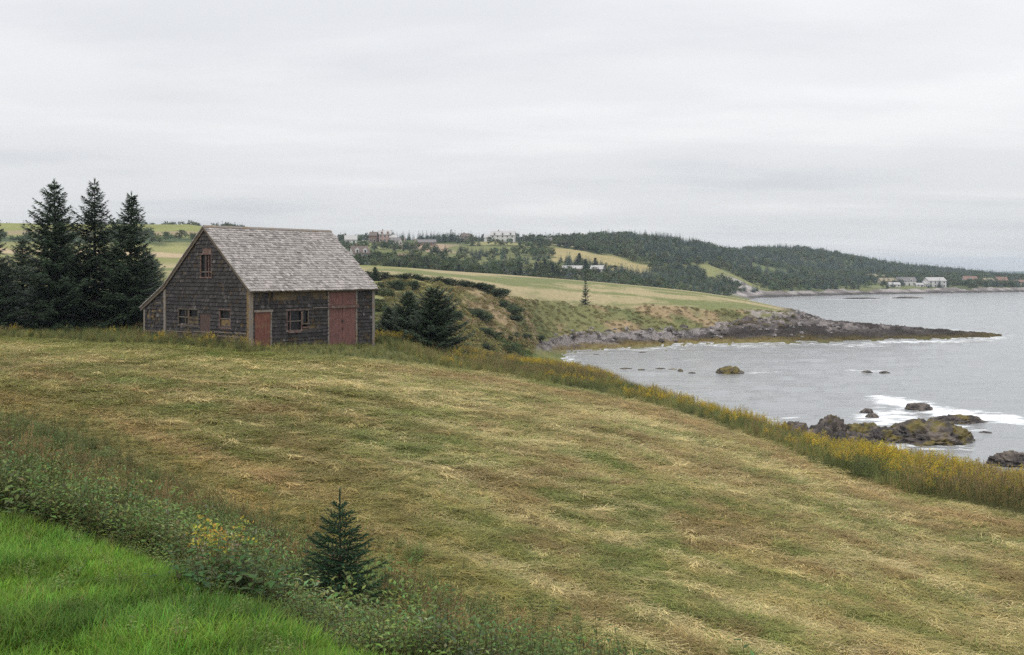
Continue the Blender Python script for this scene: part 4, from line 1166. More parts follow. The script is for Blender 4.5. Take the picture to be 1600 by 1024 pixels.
rock(1363, 651, 22, 6, 'little dark rock left of the surf, the lower one', 13, .0)
rock(1538, 677, 24, 4, 'flat wash rock alone in the water toward the right edge', 14, .2)
rock(1582, 726, 84, 26, 'dark rock at the right edge behind the bank', 15, .2, peak=1.3)
rock(1505, 689, 34, 9, 'low brown rock at the right foot of the large weedy rock', 16, .3)
rock(1140, 583, 46, 12, 'rounded brown islet rock alone in the middle of the cove', 17, .75)
rock(1354, 582, 22, 3.5, 'flat dark rock in the line of foam, left one', 19, .0)
rock(1382, 583, 18, 3.5, 'flat dark rock in the line of foam, right one', 20, .0)
for i, (px, yb, w_, h_) in enumerate(((932, 554, 12, 1.2), (978, 576, 20, 1.4), (1002, 577.5, 12, 1.0), (1004, 551, 14, 1.5), (1032, 576, 17, 1.6), (1041, 549, 8, 2), (1051, 577.5, 15, 1.4), (1063, 580, 9, 4), (1081, 583, 13, 2))):
    rock(px, yb, w_, h_, ORD[i] + ' from the left of the small dark stones near the cove beach', 30 + i, .3, group='small stones near the cove beach')
rock(1345, 467, 60, 2.5, 'dark reef off the far shore, left part', 50, .0, .35, group='reef off the far shore')
rock(1420, 466, 50, 2.5, 'dark reef off the far shore, right part', 51, .0, .35, group='reef off the far shore')
# boulders and slabs of the rocky cove shore
BR = [rock(900, 600, 60, 36, None, 70 + i, .0, .9, None, name='boulder', pale=(i != 2), peak=1.6) for i in range(5)]
bl_me = [(b.data, b.dimensions.copy()) for b in BR]
bl_dim = []
for b in BR:
    vs_ = np.array([v.co[:] for v in b.data.vertices]); bl_dim.append((np.ptp(vs_[:, 0]), vs_[:, 2].max()))
    bpy.data.objects.remove(b)
GB = 'boulders along the cove shore'
nb = 0
while nb < 170:
    px = rt.uniform(840, 1330); v_ = rt.uniform(9.15, 10.05)
    c = int(np.searchsorted(PX, px)); d = float(np.interp(v_, VV, D[:, c]))
    p_ = at(px, d)
    if p_.z < 0.25: continue
    k = rt.randrange(5)
    wd = rt.uniform(.7, 1.6) * (1.7 if rt.random() < .15 else 1)
    o_ = link('boulder', bl_me[k][0], None, p_ - Vector((0, 0, .12)), (rt.uniform(-.25, .25), rt.uniform(-.25, .25), rt.uniform(0, 6.28)))
    o_.scale = (wd / bl_dim[k][0],) * 2 + (wd * rt.uniform(.28, .5) / bl_dim[k][1],)
    tag(o_, 'boulder lying among the rocks of the cove shore', 'boulder', GB)
    nb += 1
o_ = link('boulder', bl_me[0][0], None, at(1246, 262) - Vector((0, 0, .3)), (0, .3, 1)); o_.scale = (2.6 / bl_dim[0][0],) * 2 + (2.2 / bl_dim[0][1],)
tag(o_, 'upright boulder at the seaward end of the grassy headland', 'boulder')
#@@HOUSES
# ------------------------------------------------------------------ houses
MAT['w_white'] = surf_mat('white_clapboard', (0.56, 0.55, 0.53), 0.8, 0.08, 2)
MAT['w_cream'] = surf_mat('cream_clapboard', (0.40, 0.36, 0.28), 0.8, 0.08, 2)
MAT['w_pink'] = surf_mat('dull_pink_boards', (0.40, 0.28, 0.24), 0.8, 0.1, 2)
MAT['w_brown'] = surf_mat('brown_boards', (0.20, 0.13, 0.10), 0.8, 0.15, 2)
MAT['r_grey'] = surf_mat('grey_asphalt_roof', (0.190, 0.175, 0.175), 0.9, 0.15, 2)
MAT['r_brown'] = surf_mat('brown_roof', (0.150, 0.120, 0.105), 0.9, 0.15, 2)
MAT['r_light'] = surf_mat('light_grey_roof', (0.42, 0.41, 0.40), 0.8, 0.1, 2)
MAT['r_rust'] = surf_mat('rusty_red_roof', (0.24, 0.150, 0.120), 0.85, 0.2, 2)
MAT['r_tan'] = surf_mat('tan_roof', (0.29, 0.25, 0.17), 0.85, 0.15, 2)
MAT['h_dark'] = surf_mat('dark_window_pane', (0.035, 0.038, 0.045), 0.2, 0.1, 2, spec=0.5)
def house(px, d, w_, dp, hw, hr, rz, wall, roof_, label, nwin=3, chimney=True, wing=None, name='house', group=None, porch=False, storeys=1, dormer=0, sink=0.3):
    c = at(px, d)
    z_ = min(ground(c.x + sx * w_ / 2, d + sy * dp / 2) for sx in (-1, 0, 1) for sy in (-1, 0, 1))
    z_ = max(z_, c.z - 1.2)
    h = empty(name, (c.x, c.y, z_ - .05), rz)
    tag(h, label, 'house' if name == 'house' else 'shed', group)
    def body(x0, x1, y0, y1, hw, hr, ch):
        m1 = MB(); m1.box((x0, y0, -1.2), (x1, y1, hw), (1, 1, 1))
        ym = (y0 + y1) / 2
        for xx in (x0, x1): m1.face([(xx, y0, hw), (xx, y1, hw), (xx, ym, hw + hr)] if xx > x0 else [(xx, y1, hw), (xx, y0, hw), (xx, ym, hw + hr)])
        m1.obj('wall', MAT[wall], h)
        m2 = MB(); o_ = .35; k = hr / ((y1 - y0) / 2)
        for sy in (-1, 1):
            ye = y0 - o_ if sy < 0 else y1 + o_
            ze = hw - o_ * k
            P = [(x0 - o_, ye, ze), (x1 + o_, ye, ze), (x1 + o_, ym, hw + hr), (x0 - o_, ym, hw + hr)]
            m2.hexa([*[(a, b, q + .02) for a, b, q in P], *[(a, b, q + .20) for a, b, q in P]])
        ro_ = m2.obj('roof', MAT[roof_], h)
        if ch:
            m3 = MB(); xc = x0 + (x1 - x0) * .3; m3.box((xc, ym - .3, hw + hr - .5), (xc + .6, ym + .3, hw + hr + 1.0)); m3.obj('chimney', MAT['w_brown'], ro_)
        return ro_
    r_ = body(-w_ / 2, w_ / 2, -dp / 2, dp / 2, hw, hr, chimney)
    def win(x, y, z0, ww=.9, wh=1.3, kind='window', face='front'):
        mf = MB(); mp_ = MB()
        if face == 'front':
            mf.box((x - ww / 2 - .12, y - .06, z0 - .12), (x + ww / 2 + .12, y + .02, z0 + wh + .12)); mp_.box((x - ww / 2, y - .09, z0), (x + ww / 2, y - .062, z0 + wh))
        else:
            sx = -1 if x < 0 else 1
            mf.box((min(x, x + sx * .06), y - ww / 2 - .12, z0 - .12), (max(x, x + sx * .06), y + ww / 2 + .12, z0 + wh + .12)); mp_.box((min(x + sx * .062, x + sx * .09), y - ww / 2, z0), (max(x + sx * .062, x + sx * .09), y + ww / 2, z0 + wh))
        f_ = mf.obj(kind, MAT['w_white'] if wall != 'w_white' else MAT['r_light'], h); mp_.obj('pane' if kind == 'window' else 'panel', MAT['h_dark'], f_)
    for st_ in range(storeys):
        for i in range(nwin):
            xx = -w_ / 2 + w_ * (i + .5) / nwin
            if st_ == 0 and i == nwin // 2: win(xx, -dp / 2, 0.1, 1.0, 2.0, 'door')
            else: win(xx, -dp / 2, .9 + 2.7 * st_)
    win(-w_ / 2, 0, hw * .35, face='side'); win(w_ / 2, 0, hw * .35, face='side')
    if wing:
        x0, x1, y0, y1, hw2, hr2 = wing
        body(x0, x1, y0, y1, hw2, hr2, False)
        win((x0 + x1) / 2, y0, .8)
    for i in range(dormer):
        xx = -w_ / 2 + w_ * (i + .5) / dormer
        md = MB(); md.box((xx - .8, -dp / 2 - .02, hw - .2), (xx + .8, -dp / 4 + .6, hw + hr * .55)); md.face([(xx - .8, -dp / 2 - .03, hw + hr * .55), (xx + .8, -dp / 2 - .03, hw + hr * .55), (xx, -dp / 2 - .03, hw + hr * .8)])
        do = md.obj('dormer', MAT[wall], h)
        mq = MB(); mq.box((xx - .4, -dp / 2 - .06, hw + .15), (xx + .4, -dp / 2 - .025, hw + hr * .45)); mq.obj('pane', MAT['h_dark'], do)
    if porch:
        mp2 = MB(); mp2.box((-w_ / 2, -dp / 2 - 2.2, 2.4), (w_ / 2, -dp / 2 - .05, 2.55)); mp2.obj('porch_roof', MAT[roof_], h)
        for i in range(4):
            xx = -w_ / 2 + .1 + (w_ - .2) * i / 3
            mq = MB(); mq.box((xx - .1, -dp / 2 - 2.1, -1), (xx + .1, -dp / 2 - 1.9, 2.4)); mq.obj('post', MAT['w_white'], h)
    return h
house(561, 428, 7.2, 6, 4.4, 2.9, R(28), 'w_white', 'r_brown', 'white farmhouse with brown roof and porch just above the barn roof', 3, True, porch=True, storeys=1, dormer=2)
house(548, 640, 7.5, 6, 3.0, 2.6, R(12), 'w_white', 'r_light', 'small white house with pale roof near the barn ridge end', 2, False)
house(584, 668, 5.0, 6, 4.6, 2.4, R(-8), 'w_brown', 'r_brown', 'dark reddish house left of the large pink house', 2, True, storeys=1)
house(601, 672, 8.0, 7, 5.6, 2.6, R(10), 'w_pink', 'r_light', 'large pinkish house with pale dormers on the ridge', 3, True, storeys=2, dormer=2, wing=(3.2, 7.8, -5, 1, 3.4, 1.8))
house(619, 628, 6.0, 5, 2.8, 1.8, R(-15), 'w_white', 'r_grey', 'small white house below the large pinkish house', 2, False)
house(667, 640, 11.5, 6, 2.4, 1.7, R(4), 'w_brown', 'r_grey', 'long low dark shed beside the bare bank', 4, False, name='shed')
house(727, 715, 6, 6, 3.2, 2.2, R(15), 'w_pink', 'r_brown', 'small brownish house among ridge trees', 2, True)
house(786, 700, 17.0, 9, 5.0, 3.0, R(-5), 'w_white', 'r_light', 'big white house with dormers on the ridge', 5, True, storeys=2, dormer=3, wing=(-13, -7.6, -4, 3, 3.4, 2.0))
house(857, 715, 5, 5, 3, 2, R(0), 'w_cream', 'r_grey', 'little cream house at the left foot of the wooded hill', 2, False)
house(934, 500, 6.2, 5, 2.6, 1.7, R(-20), 'w_white', 'r_light', 'white shed with pale roof in the valley left of the hill field', 2, False, name='shed')
house(897, 492, 11, 5, 2.1, 1.3, R(-14), 'w_pink', 'r_light', 'long low pale shed beside the bare track', 4, False, name='shed')
house(631, 470, 5.5, 5, 2.6, 2.0, R(10), 'w_white', 'r_rust', 'small house with rusty roof among the belt trees', 2, False)
house(1362, 842, 7, 7, 3.6, 2.4, R(10), 'w_cream', 'r_tan', 'pale cream house highest in the shore hamlet', 2, True)
house(1374, 826, 8, 6, 3.4, 2.6, R(-10), 'w_white', 'r_tan', 'white house with tan roof, second highest in the shore hamlet', 2, True)
house(1386, 795, 13, 7, 3.0, 2.4, R(5), 'w_cream', 'r_tan', 'long low cream house with tan roof near the far shore', 4, True)
house(1415, 795, 14, 8, 4.0, 2.8, R(-6), 'w_white', 'r_grey', 'long white house with dull grey roof and pale gable', 4, True, dormer=2)
house(1396, 772, 9, 5, 2.2, 1.5, R(3), 'w_white', 'r_light', 'low white cottage in front of the hamlet', 3, False)
house(1436, 785, 5.5, 4.5, 2.0, 1.3, R(0), 'w_white', 'r_light', 'small white boathouse between the two large white houses', 2, False, name='shed')
house(1460, 795, 15, 9, 5.6, 2.6, R(8), 'w_white', 'r_light', 'largest white house standing apart on the far shore', 4, True, storeys=2, wing=(-10.5, -7.6, -4, 3, 3.2, 1.8))
house(1515, 850, 11, 7, 4.2, 3.0, R(-8), 'w_white', 'r_rust', 'house with rusty red roof and white wall on the far shore', 3, True, dormer=1)
house(1543, 850, 8.5, 7, 4.0, 2.2, R(10), 'w_cream', 'r_tan', 'cream house right of the rusty roofed one', 3, False)
house(1564, 862, 9, 7, 4.2, 2.8, R(-6), 'w_pink', 'r_rust', 'reddish house on the far shore toward the right edge', 3, True)
house(1590, 862, 10, 6, 2.8, 2.0, R(4), 'w_cream', 'r_rust', 'low rusty roofed house nearest the right edge', 3, False)
MAT['pole'] = surf_mat('pale_post_wood', (0.42, 0.34, 0.29), 0.9, 0.2, 3)
for px, lb in ((632, 'left of two pale posts by the bare bank'), (649, 'right of two pale posts by the bare bank')):
    p_ = at(px, 600)
    o_ = empty('utility_pole', p_); tag(o_, lb, 'pole', 'posts by the bare bank')
    mb = MB(); mb.tube([(0, 0, -.5), (0, 0, 6.2)], [.28, .2], 8); mb.obj('post', MAT['pole'], o_)
    mb = MB(); mb.box((-.9, -.08, 5.5), (.9, .08, 5.7)); mb.obj('crossarm', MAT['pole'], o_)
# far land on the horizon at the right edge
far_me = MB()
fxs = np.linspace(1560, 2300, 40)
prev = None
for q in fxs:
    hgt = 27 * (0.4 + 0.6 * float(fbm(np.array([q / 120.]), np.array([0.3]), seed=140)[0])) * min(1, (q - 1555) / 40)
    x = (q - 800) / F * 3900
    cur = [(x, 3800, -2), (x, 3900, hgt), (x, 4150, hgt * .8), (x, 4400, -2)]
    if prev:
        for k in range(3): far_me.face([prev[k], cur[k], cur[k + 1], prev[k + 1]])
    prev = cur
MAT['farland'] = surf_mat('distant_forest', (0.07, 0.10, 0.08), 0.95, 0.3, 0.02)
tag(far_me.obj('distant_hills', MAT['farland'], None, True), 'low blue land on the horizon at the right', kind='structure')
#@@SCATTER
# ------------------------------------------------------------------ scattered plants (grass, weeds, far woods)
Pq = np.stack([X, Y, Z], -1)
e1 = Pq[:-1, 1:] - Pq[:-1, :-1]; e2 = Pq[1:, :-1] - Pq[:-1, :-1]
AREA = np.linalg.norm(np.cross(e1, e2), axis=-1)
VC, PC, DC = V2[:-1, :-1], P2[:-1, :-1], D[:-1, :-1]
def sample(n, wgt, seed):
    rg = np.random.default_rng(seed)
    w_ = (AREA * wgt).ravel(); cdf = np.cumsum(w_); cdf /= cdf[-1]
    k = np.searchsorted(cdf, rg.random(n))
    r, c = np.divmod(k, AREA.shape[1])
    a = rg.random(n)[:, None]; b = rg.random(n)[:, None]
    pos = Pq[r, c] * (1 - a) * (1 - b) + Pq[r, c + 1] * a * (1 - b) + Pq[r + 1, c] * (1 - a) * b + Pq[r + 1, c + 1] * a * b
    return pos, (CT if seed == 2 else C)[r, c], Vj[r, c], P2[r, c], D[r, c], rg

HIDDEN = bpy.data.collections
def scatter(name, pos, rot, scl, pid, tint, protos, label):
    pc = bpy.data.collections.new(name + '_kinds')
    for i, me in enumerate(protos):
        ob = bpy.data.objects.new('%s_kind_%02d' % (name, i), me); pc.objects.link(ob)
    me = bpy.data.meshes.new(name)
    n = len(pos)
    me.vertices.add(n); me.vertices.foreach_set('co', np.asarray(pos, np.float32).ravel())
    a = me.attributes.new('rot', 'FLOAT_VECTOR', 'POINT'); a.data.foreach_set('vector', np.asarray(rot, np.float32).ravel())
    a = me.attributes.new('scl', 'FLOAT_VECTOR', 'POINT'); a.data.foreach_set('vector', np.asarray(scl, np.float32).ravel())
    a = me.attributes.new('pid', 'INT', 'POINT'); a.data.foreach_set('value', np.asarray(pid, np.int32))
    a = me.attributes.new('tint', 'FLOAT_COLOR', 'POINT'); c = np.ones((n, 4), np.float32); c[:, :3] = tint; a.data.foreach_set('color', c.ravel())
    o_ = link(name, me)
    ng = bpy.data.node_groups.new(name, 'GeometryNodeTree')
    ng.interface.new_socket('Geometry', in_out='INPUT', socket_type='NodeSocketGeometry')
    ng.interface.new_socket('Geometry', in_out='OUTPUT', socket_type='NodeSocketGeometry')
    gi = ng.nodes.new('NodeGroupInput'); go = ng.nodes.new('NodeGroupOutput')
    iop = ng.nodes.new('GeometryNodeInstanceOnPoints'); ci = ng.nodes.new('GeometryNodeCollectionInfo')
    ci.inputs['Collection'].default_value = pc; ci.inputs['Separate Children'].default_value = True; ci.inputs['Reset Children'].default_value = True
    def na(nm, dt):
        q = ng.nodes.new('GeometryNodeInputNamedAttribute'); q.data_type = dt; q.inputs['Name'].default_value = nm; return q.outputs['Attribute']
    er = ng.nodes.new('FunctionNodeEulerToRotation')
    ng.links.new(na('rot', 'FLOAT_VECTOR'), er.inputs[0])
    ng.links.new(gi.outputs[0], iop.inputs['Points']); ng.links.new(ci.outputs[0], iop.inputs['Instance'])
    iop.inputs['Pick Instance'].default_value = True
    ng.links.new(na('pid', 'INT'), iop.inputs['Instance Index'])
    ng.links.new(er.outputs[0], iop.inputs['Rotation']); ng.links.new(na('scl', 'FLOAT_VECTOR'), iop.inputs['Scale'])
    ng.links.new(iop.outputs[0], go.inputs[0])
    md = o_.modifiers.new('scatter', 'NODES'); md.node_group = ng
    return tag(o_, label, kind='stuff')

rp_ = random.Random(77)
def blade(mb, base, az, hgt, lean, wd, col, segs=3, curl=.5):
    d = Vector((math.cos(az), math.sin(az), 0)); s_ = Vector((-math.sin(az), math.cos(az), 0)) * wd * .5
    prev = None
    for k in range(segs + 1):
        q = k / segs
        p_ = base + d * (lean * hgt * q ** 1.6) + Vector((0, 0, hgt * (q - curl * lean * q ** 2.2 * .6)))
        w_ = s_ * (1 - q * .92)
        b = len(mb.v); mb.v.extend([tuple(p_ - w_), tuple(p_ + w_)])
        if prev is not None:
            mb.f.append((prev, prev + 1, b + 1, b)); mb.c.append(col); mb.m.append(0)
        prev = b
def rc(c, a=.25): return tuple(x * rp_.uniform(1 - a, 1 + a) for x in c)
def mk(fn, name, n): 
    res = []
    for i in range(n):
        mb = MB(); fn(mb, i); res.append(mb.mesh(name, MAT['leaf_i']))
    return res
def f_lawn(mb, i):
    for k in range(26):
        r = .10 * math.sqrt(rp_.random()); a = rp_.uniform(0, 6.28)
        blade(mb, Vector((r * math.cos(a), r * math.sin(a), -.01)), rp_.uniform(0, 6.28), rp_.uniform(.06, .16), rp_.uniform(.2, 1.1), rp_.uniform(.006, .012), rc((1, 1, 1), .28), 3)
def f_stub(mb, i):
    if i == 5:                     # a tuft the mower missed
        for k in range(40): blade(mb, Vector((rp_.gauss(0, .10), rp_.gauss(0, .10), -.01)), rp_.uniform(0, 6.28), rp_.uniform(.06, .15), rp_.uniform(.2, 1.0), .009, rc((.62, .95, .50), .3), 3)
        return
    if i == 6:                     # a wisp of raked hay
        for k in range(70):
            b = Vector((rp_.gauss(0, .28), rp_.gauss(0, .07), rp_.uniform(.01, .07))); az = rp_.gauss(0, .55); L = rp_.uniform(.12, .34)
            d = Vector((math.cos(az), math.sin(az), rp_.uniform(-.12, .15))); s_ = Vector((-math.sin(az), math.cos(az), 0)) * .004; f = rp_.uniform(.9, 1.7)
            mb.face([b - s_, b + s_, b + d * L + s_, b + d * L - s_], (1.12 * f, 1.02 * f, .92 * f))
        return
    for k in range(46):
        r = .30 * math.sqrt(rp_.random()); a = rp_.uniform(0, 6.28)
        b = Vector((r * math.cos(a), r * math.sin(a), -.005))
        if rp_.random() < .55:     # lying straw
            az = rp_.gauss(0, .9); L = rp_.uniform(.08, .24); d = Vector((math.cos(az), math.sin(az), rp_.uniform(-.05, .22))); s_ = Vector((-math.sin(az), math.cos(az), 0)) * .004
            z_ = Vector((0, 0, rp_.uniform(.015, .06))); f = rp_.uniform(.7, 1.75)
            mb.face([b + z_ - s_, b + z_ + s_, b + z_ + d * L + s_, b + z_ + d * L - s_], (1.1 * f, 1.02 * f, .95 * f))
        else:
            blade(mb, b, rp_.uniform(0, 6.28), rp_.uniform(.03, .085), rp_.uniform(.2, 1.2), rp_.uniform(.005, .010), rc((.72, .92, .62), .3), 2)
def herb(mb, n, hgt, lsz, lw, col, stemc, spread=.12, nl=12, up=.3, flower=None, fc=None, lean=.25):
    for k in range(n):
        a = rp_.uniform(0, 6.28); r = spread * rp_.random()
        b = Vector((r * math.cos(a), r * math.sin(a), -.05)); h = hgt * rp_.uniform(.7, 1.15)
        tip = b + Vector((math.cos(a) * lean * h * rp_.random(), math.sin(a) * lean * h * rp_.random(), h))
        w_ = .004
        mb.face([b + Vector((-w_, 0, 0)), b + Vector((w_, 0, 0)), tip + Vector((w_ * .4, 0, 0)), tip - Vector((w_ * .4, 0, 0))], stemc)
        mb.face([b + Vector((0, -w_, 0)), b + Vector((0, w_, 0)), tip + Vector((0, w_ * .4, 0)), tip - Vector((0, w_ * .4, 0))], stemc)
        for j in range(nl):
            q = (j + .5) / nl; p_ = b.lerp(tip, q)
            az = j * 2.4 + rp_.random()
            d = Vector((math.cos(az), math.sin(az), rp_.uniform(-.3, .7) + up * q))
            sz = lsz * (1.15 - .6 * q) * rp_.uniform(.7, 1.2)
            leaf(mb, p_, d, Vector((0, 0, 1)), sz, sz * lw, rc(col, .3))
        if flower: flower(mb, tip, (tip - b).normalized(), fc)
def fl_golden(mb, p_, d, fc):
    for k in range(7):
        a = k * 2.4 + rp_.random(); q = k / 7; L = .11 * (1 - q * .6)
        b = p_ + d * (q * .20 - .12)
        for j in range(7):
            u = (j + .6) / 7
            c = b + Vector((math.cos(a) * L * u, math.sin(a) * L * u, L * (.55 * u - .75 * u * u))) + rdir(rp_) * .008
            leaf(mb, c, rdir(rp_, -.2, 1), rdir(rp_, 0, 1), .026, .020, rc(fc, .3))
def fl_seed(mb, p_, d, fc):
    for k in range(14):
        q = rp_.random()
        leaf(mb, p_ + d * (q * .22 - .16), (d + rdir(rp_) * .7), rdir(rp_, 0, 1), .05, .014, rc(fc, .3))
GR = (.125, .165, .052); GG = (.150, .175, .095); DK = (.080, .115, .042); ST = (.13, .11, .06); RU = (.190, .120, .075); YE = (.47, .34, .045); TN = (.30, .225, .12)
def f_weed(mb, i):
    if i == 0: herb(mb, 7, .62, .11, .42, GR, ST, .16, 14)
    elif i == 1: herb(mb, 6, .48, .11, .45, GG, ST, .16, 11)
    elif i == 2: herb(mb, 7, .60, .10, .40, DK, ST, .16, 14)
    elif i == 3: herb(mb, 7, .58, .055, .3, (.13, .135, .06), (.16, .12, .07), .18, 10, flower=fl_seed, fc=(.21, .15, .085))
    elif i == 4:
        for k in range(34): blade(mb, Vector((rp_.gauss(0, .06), rp_.gauss(0, .06), -.03)), rp_.uniform(0, 6.28), rp_.uniform(.25, .62), rp_.uniform(.2, .9), .009, rc((.15, .175, .06) if rp_.random() < .6 else (.30, .25, .13), .3), 4)
    elif i == 5: herb(mb, 6, .42, .12, .5, (.100, .145, .055), ST, .18, 9, up=0)
def f_band(mb, i):
    if i == 0: herb(mb, 7, .95, .10, .24, (.120, .150, .045), ST, .16, 16, flower=fl_golden, fc=YE)
    elif i == 1: herb(mb, 7, .85, .10, .24, (.115, .140, .045), ST, .16, 16, flower=fl_golden, fc=(.30, .235, .065))
    elif i == 2: herb(mb, 8, .88, .08, .28, (.125, .140, .055), (.16, .13, .07), .18, 13, flower=fl_seed, fc=(.25, .175, .105))
    elif i == 3: herb(mb, 8, .75, .10, .32, (.105, .140, .045), ST, .18, 16)
    elif i == 4:
        for k in range(46): blade(mb, Vector((rp_.gauss(0, .08), rp_.gauss(0, .08), -.03)), rp_.uniform(0, 6.28), rp_.uniform(.4, .95), rp_.uniform(.15, .7), .012, rc((.16, .18, .06) if rp_.random() < .6 else (.30, .23, .11), .3), 4)
def f_scrub(mb, i):
    cc = ((.110, .140, .045), (.215, .205, .080), (.075, .102, .038), (.300, .235, .130))[i]
    for k in range(150):
        d = rdir(rp_, 0, 1); r = rp_.uniform(.6, 1)
        leaf(mb, Vector((d.x * .6 * r, d.y * .6 * r, d.z * .55 * r)), d + rdir(rp_) * .8, rdir(rp_, 0, 1), .20, .10, rc(cc, .35))
    
# bright verge grass
pos, col, vj, pp, dd_, rg = sample(19500, (VC < 2.12) * (PC > -1000) * np.where(PC < -200, .45, 1) * (PC < 1700) * (DC > 3.4) * (DC < 13) / DC, 1)
ok = vj + (noise(pos[:, 0] / .35, pos[:, 1] / .35, seed=156) - .5) * .22 < 2.04; n = ok.sum()
hs_ = 0.50 + .6 * noise(pos[:, 0] / .6, pos[:, 1] / .6, seed=150)
scatter('verge_grass', pos[ok], np.stack([rg.uniform(-.15, .15, n), rg.uniform(-.15, .15, n), rg.uniform(0, 6.28, n)], -1), (hs_[ok] * rg.uniform(.8, 1.3, n))[:, None] * np.ones(3), rg.integers(0, 4, n),
        col[ok] * rg.uniform(.65, 1.25, (n, 1)) * lerp((.95, .92, 1.0), (1.15, 1.02, .9), sstep(.35, .65, fbm(pos[ok][:, 0] / .8, pos[ok][:, 1] / .8, seed=154))) * (0.72 + .5 * sstep(.3, .7, noise(pos[ok][:, 0] / .45, pos[ok][:, 1] / .45, seed=155)))[:, None], mk(f_lawn, 'verge_grass_tuft', 4), 'bright green verge grass in the lower left corner')
# mown field
pos, col, vj, pp, dd_, rg = sample(43000, (VC > 3.4) * (VC < 6.05) * (PC > -500) * (PC < 2000) * np.where((PC < -100) | (PC > 1720), .35, 1) / DC ** 1.25, 2)
ok = (vj > 3.5); n = ok.sum()
sc_ = (np.clip(dd_ / 22, .8, 1.7) * rg.uniform(.7, 1.25, len(pos)))[ok]
scatter('mown_hay_field', pos[ok], np.stack([rg.uniform(-.08, .08, n), rg.uniform(-.08, .08, n), rg.normal(-.75, .55, n) - np.clip((pp[ok] - 400) / 1200, 0, .6)], -1), np.stack([sc_, sc_, sc_ * rg.uniform(.7, 1.5, n)], -1), np.where(rg.random(n) < .06, 5, np.where(rg.random(n) < .12, 6, rg.integers(0, 5, n))),
        col[ok] * rg.uniform(.70, 1.30, (n, 1)) * 1.10, mk(f_stub, 'cut_grass', 7), 'mown hay field of cut straw and short green grass')
# roadside weeds
pos, col, vj, pp, dd_, rg = sample(16500, np.where(VC < 1.98, .10, 1) * (VC > 1.0) * (VC < 4.25) * (PC > -800) * np.where(PC < -120, .35, 1) * (PC < 1500) / DC ** .8, 3)
dens = np.where(vj < 3.75, 1, np.clip((4.15 - vj) / .4, 0, 1)) 
ok = (rg.random(len(vj)) < dens); n = ok.sum()
inl = (vj < 2.02)[ok]
q = noise(pos[:, 0] / 2.2, pos[:, 1] / 2.2, seed=151)[ok] + rg.uniform(-.25, .25, n)
pid = np.where(q < .32, 2, np.where(q < .46, 0, np.where(q < .58, 1, np.where(q < .70, 5, np.where(q < .80, 3, 4)))))
pid = np.where((vj[ok] > 3.3) & (rg.random(n) < .45), rg.choice([4, 0, 2, 3], n), pid)
sc_ = rg.uniform(.5, 1.1, n) * np.clip(1.0 - (vj[ok] - 3.0) * .5, .45, 1.0) * np.clip(dd_[ok] / 12, .55, 1.0) * np.where(rg.random(n) < .06, 1.35, 1.0)
sc_ = np.where(inl, rg.uniform(.18, .38, n), sc_); pid = np.where(inl, rg.choice([5, 0, 4], n), pid)
ns = np.hypot(pos[ok][:, 0] - (531 - 800) / F * 10.0, pos[ok][:, 1] - 9.3) < 1.15
sc_ = np.where(ns, np.minimum(sc_, .36), sc_)
scatter('roadside_weeds', pos[ok], np.stack([rg.uniform(-.2, .2, n), rg.uniform(-.2, .2, n), rg.uniform(0, 6.28, n)], -1), sc_[:, None] * np.ones(3), pid, rg.uniform(.65, 1.7, (n, 1)) * np.array([1.04, 1.06, .88]), mk(f_weed, 'weed', 6), 'tangle of green and rusty weeds along the field edge')
# flowering bank above the sea and round the barn
pos, col, vj, pp, dd_, rg = sample(16500, (VC > 5.97) * (VC < 7.35) * (PC > -400) * (PC < 2000) * np.where((PC < -100) | (PC > 1720), .4, 1) / DC ** .6, 4)
lx = (pos[:, 0] - BX) * ca + (pos[:, 1] - BY) * sa; ly = -(pos[:, 0] - BX) * sa + (pos[:, 1] - BY) * ca
inside = (lx > -.15) & (lx < BL + .1) & (ly > -.15) & (ly < BW + LW + .2)
front = (lx > -.5) & (lx < BL + .5) & (ly < -.1) & (ly > -9)
ok = ~inside & (pos[:, 1] < 78) & ~((vj < 6.05)); n = ok.sum()
q = noise(pos[:, 0] / 4.5, pos[:, 1] / 4.5, seed=152)[ok] * .75 + rg.random(n) * .25
back = ((vj - 6) / 1.0)[ok]
yel = (noise(pos[:, 0] / 3.0, pos[:, 1] / 3.0, seed=153)[ok] > .52) & (rg.random(n) < .10 + .42 * back)
pid = np.where(yel, np.where(rg.random(n) < .5, 0, 1), np.where(q < .46, 3, np.where(q < .62, 4, 2)))
lowl = pp[ok] < 420
pid = np.where(lowl & (rg.random(n) < .6), rg.choice([3, 4, 3], n), pid)
pid = np.where(front[ok], rg.choice([3, 4, 4, 3, 3], n), pid)
sc_ = rg.uniform(.7, 1.15, n) * np.clip(.55 + (vj[ok] - 6.0) * 3, .55, 1.0) * np.where(front[ok], .55, 1) * np.where((pp[ok] > 1150), .88, .75)
scatter('goldenrod_bank', pos[ok], np.stack([rg.uniform(-.15, .15, n), rg.uniform(-.15, .15, n), rg.uniform(0, 6.28, n)], -1), sc_[:, None] * np.ones(3), pid, rg.uniform(.85, 1.5, (n, 1)) * np.array([1.02, 1.04, .9]), mk(f_band, 'bank_plant', 5), 'unmown bank of goldenrod and rusty grasses above the sea')
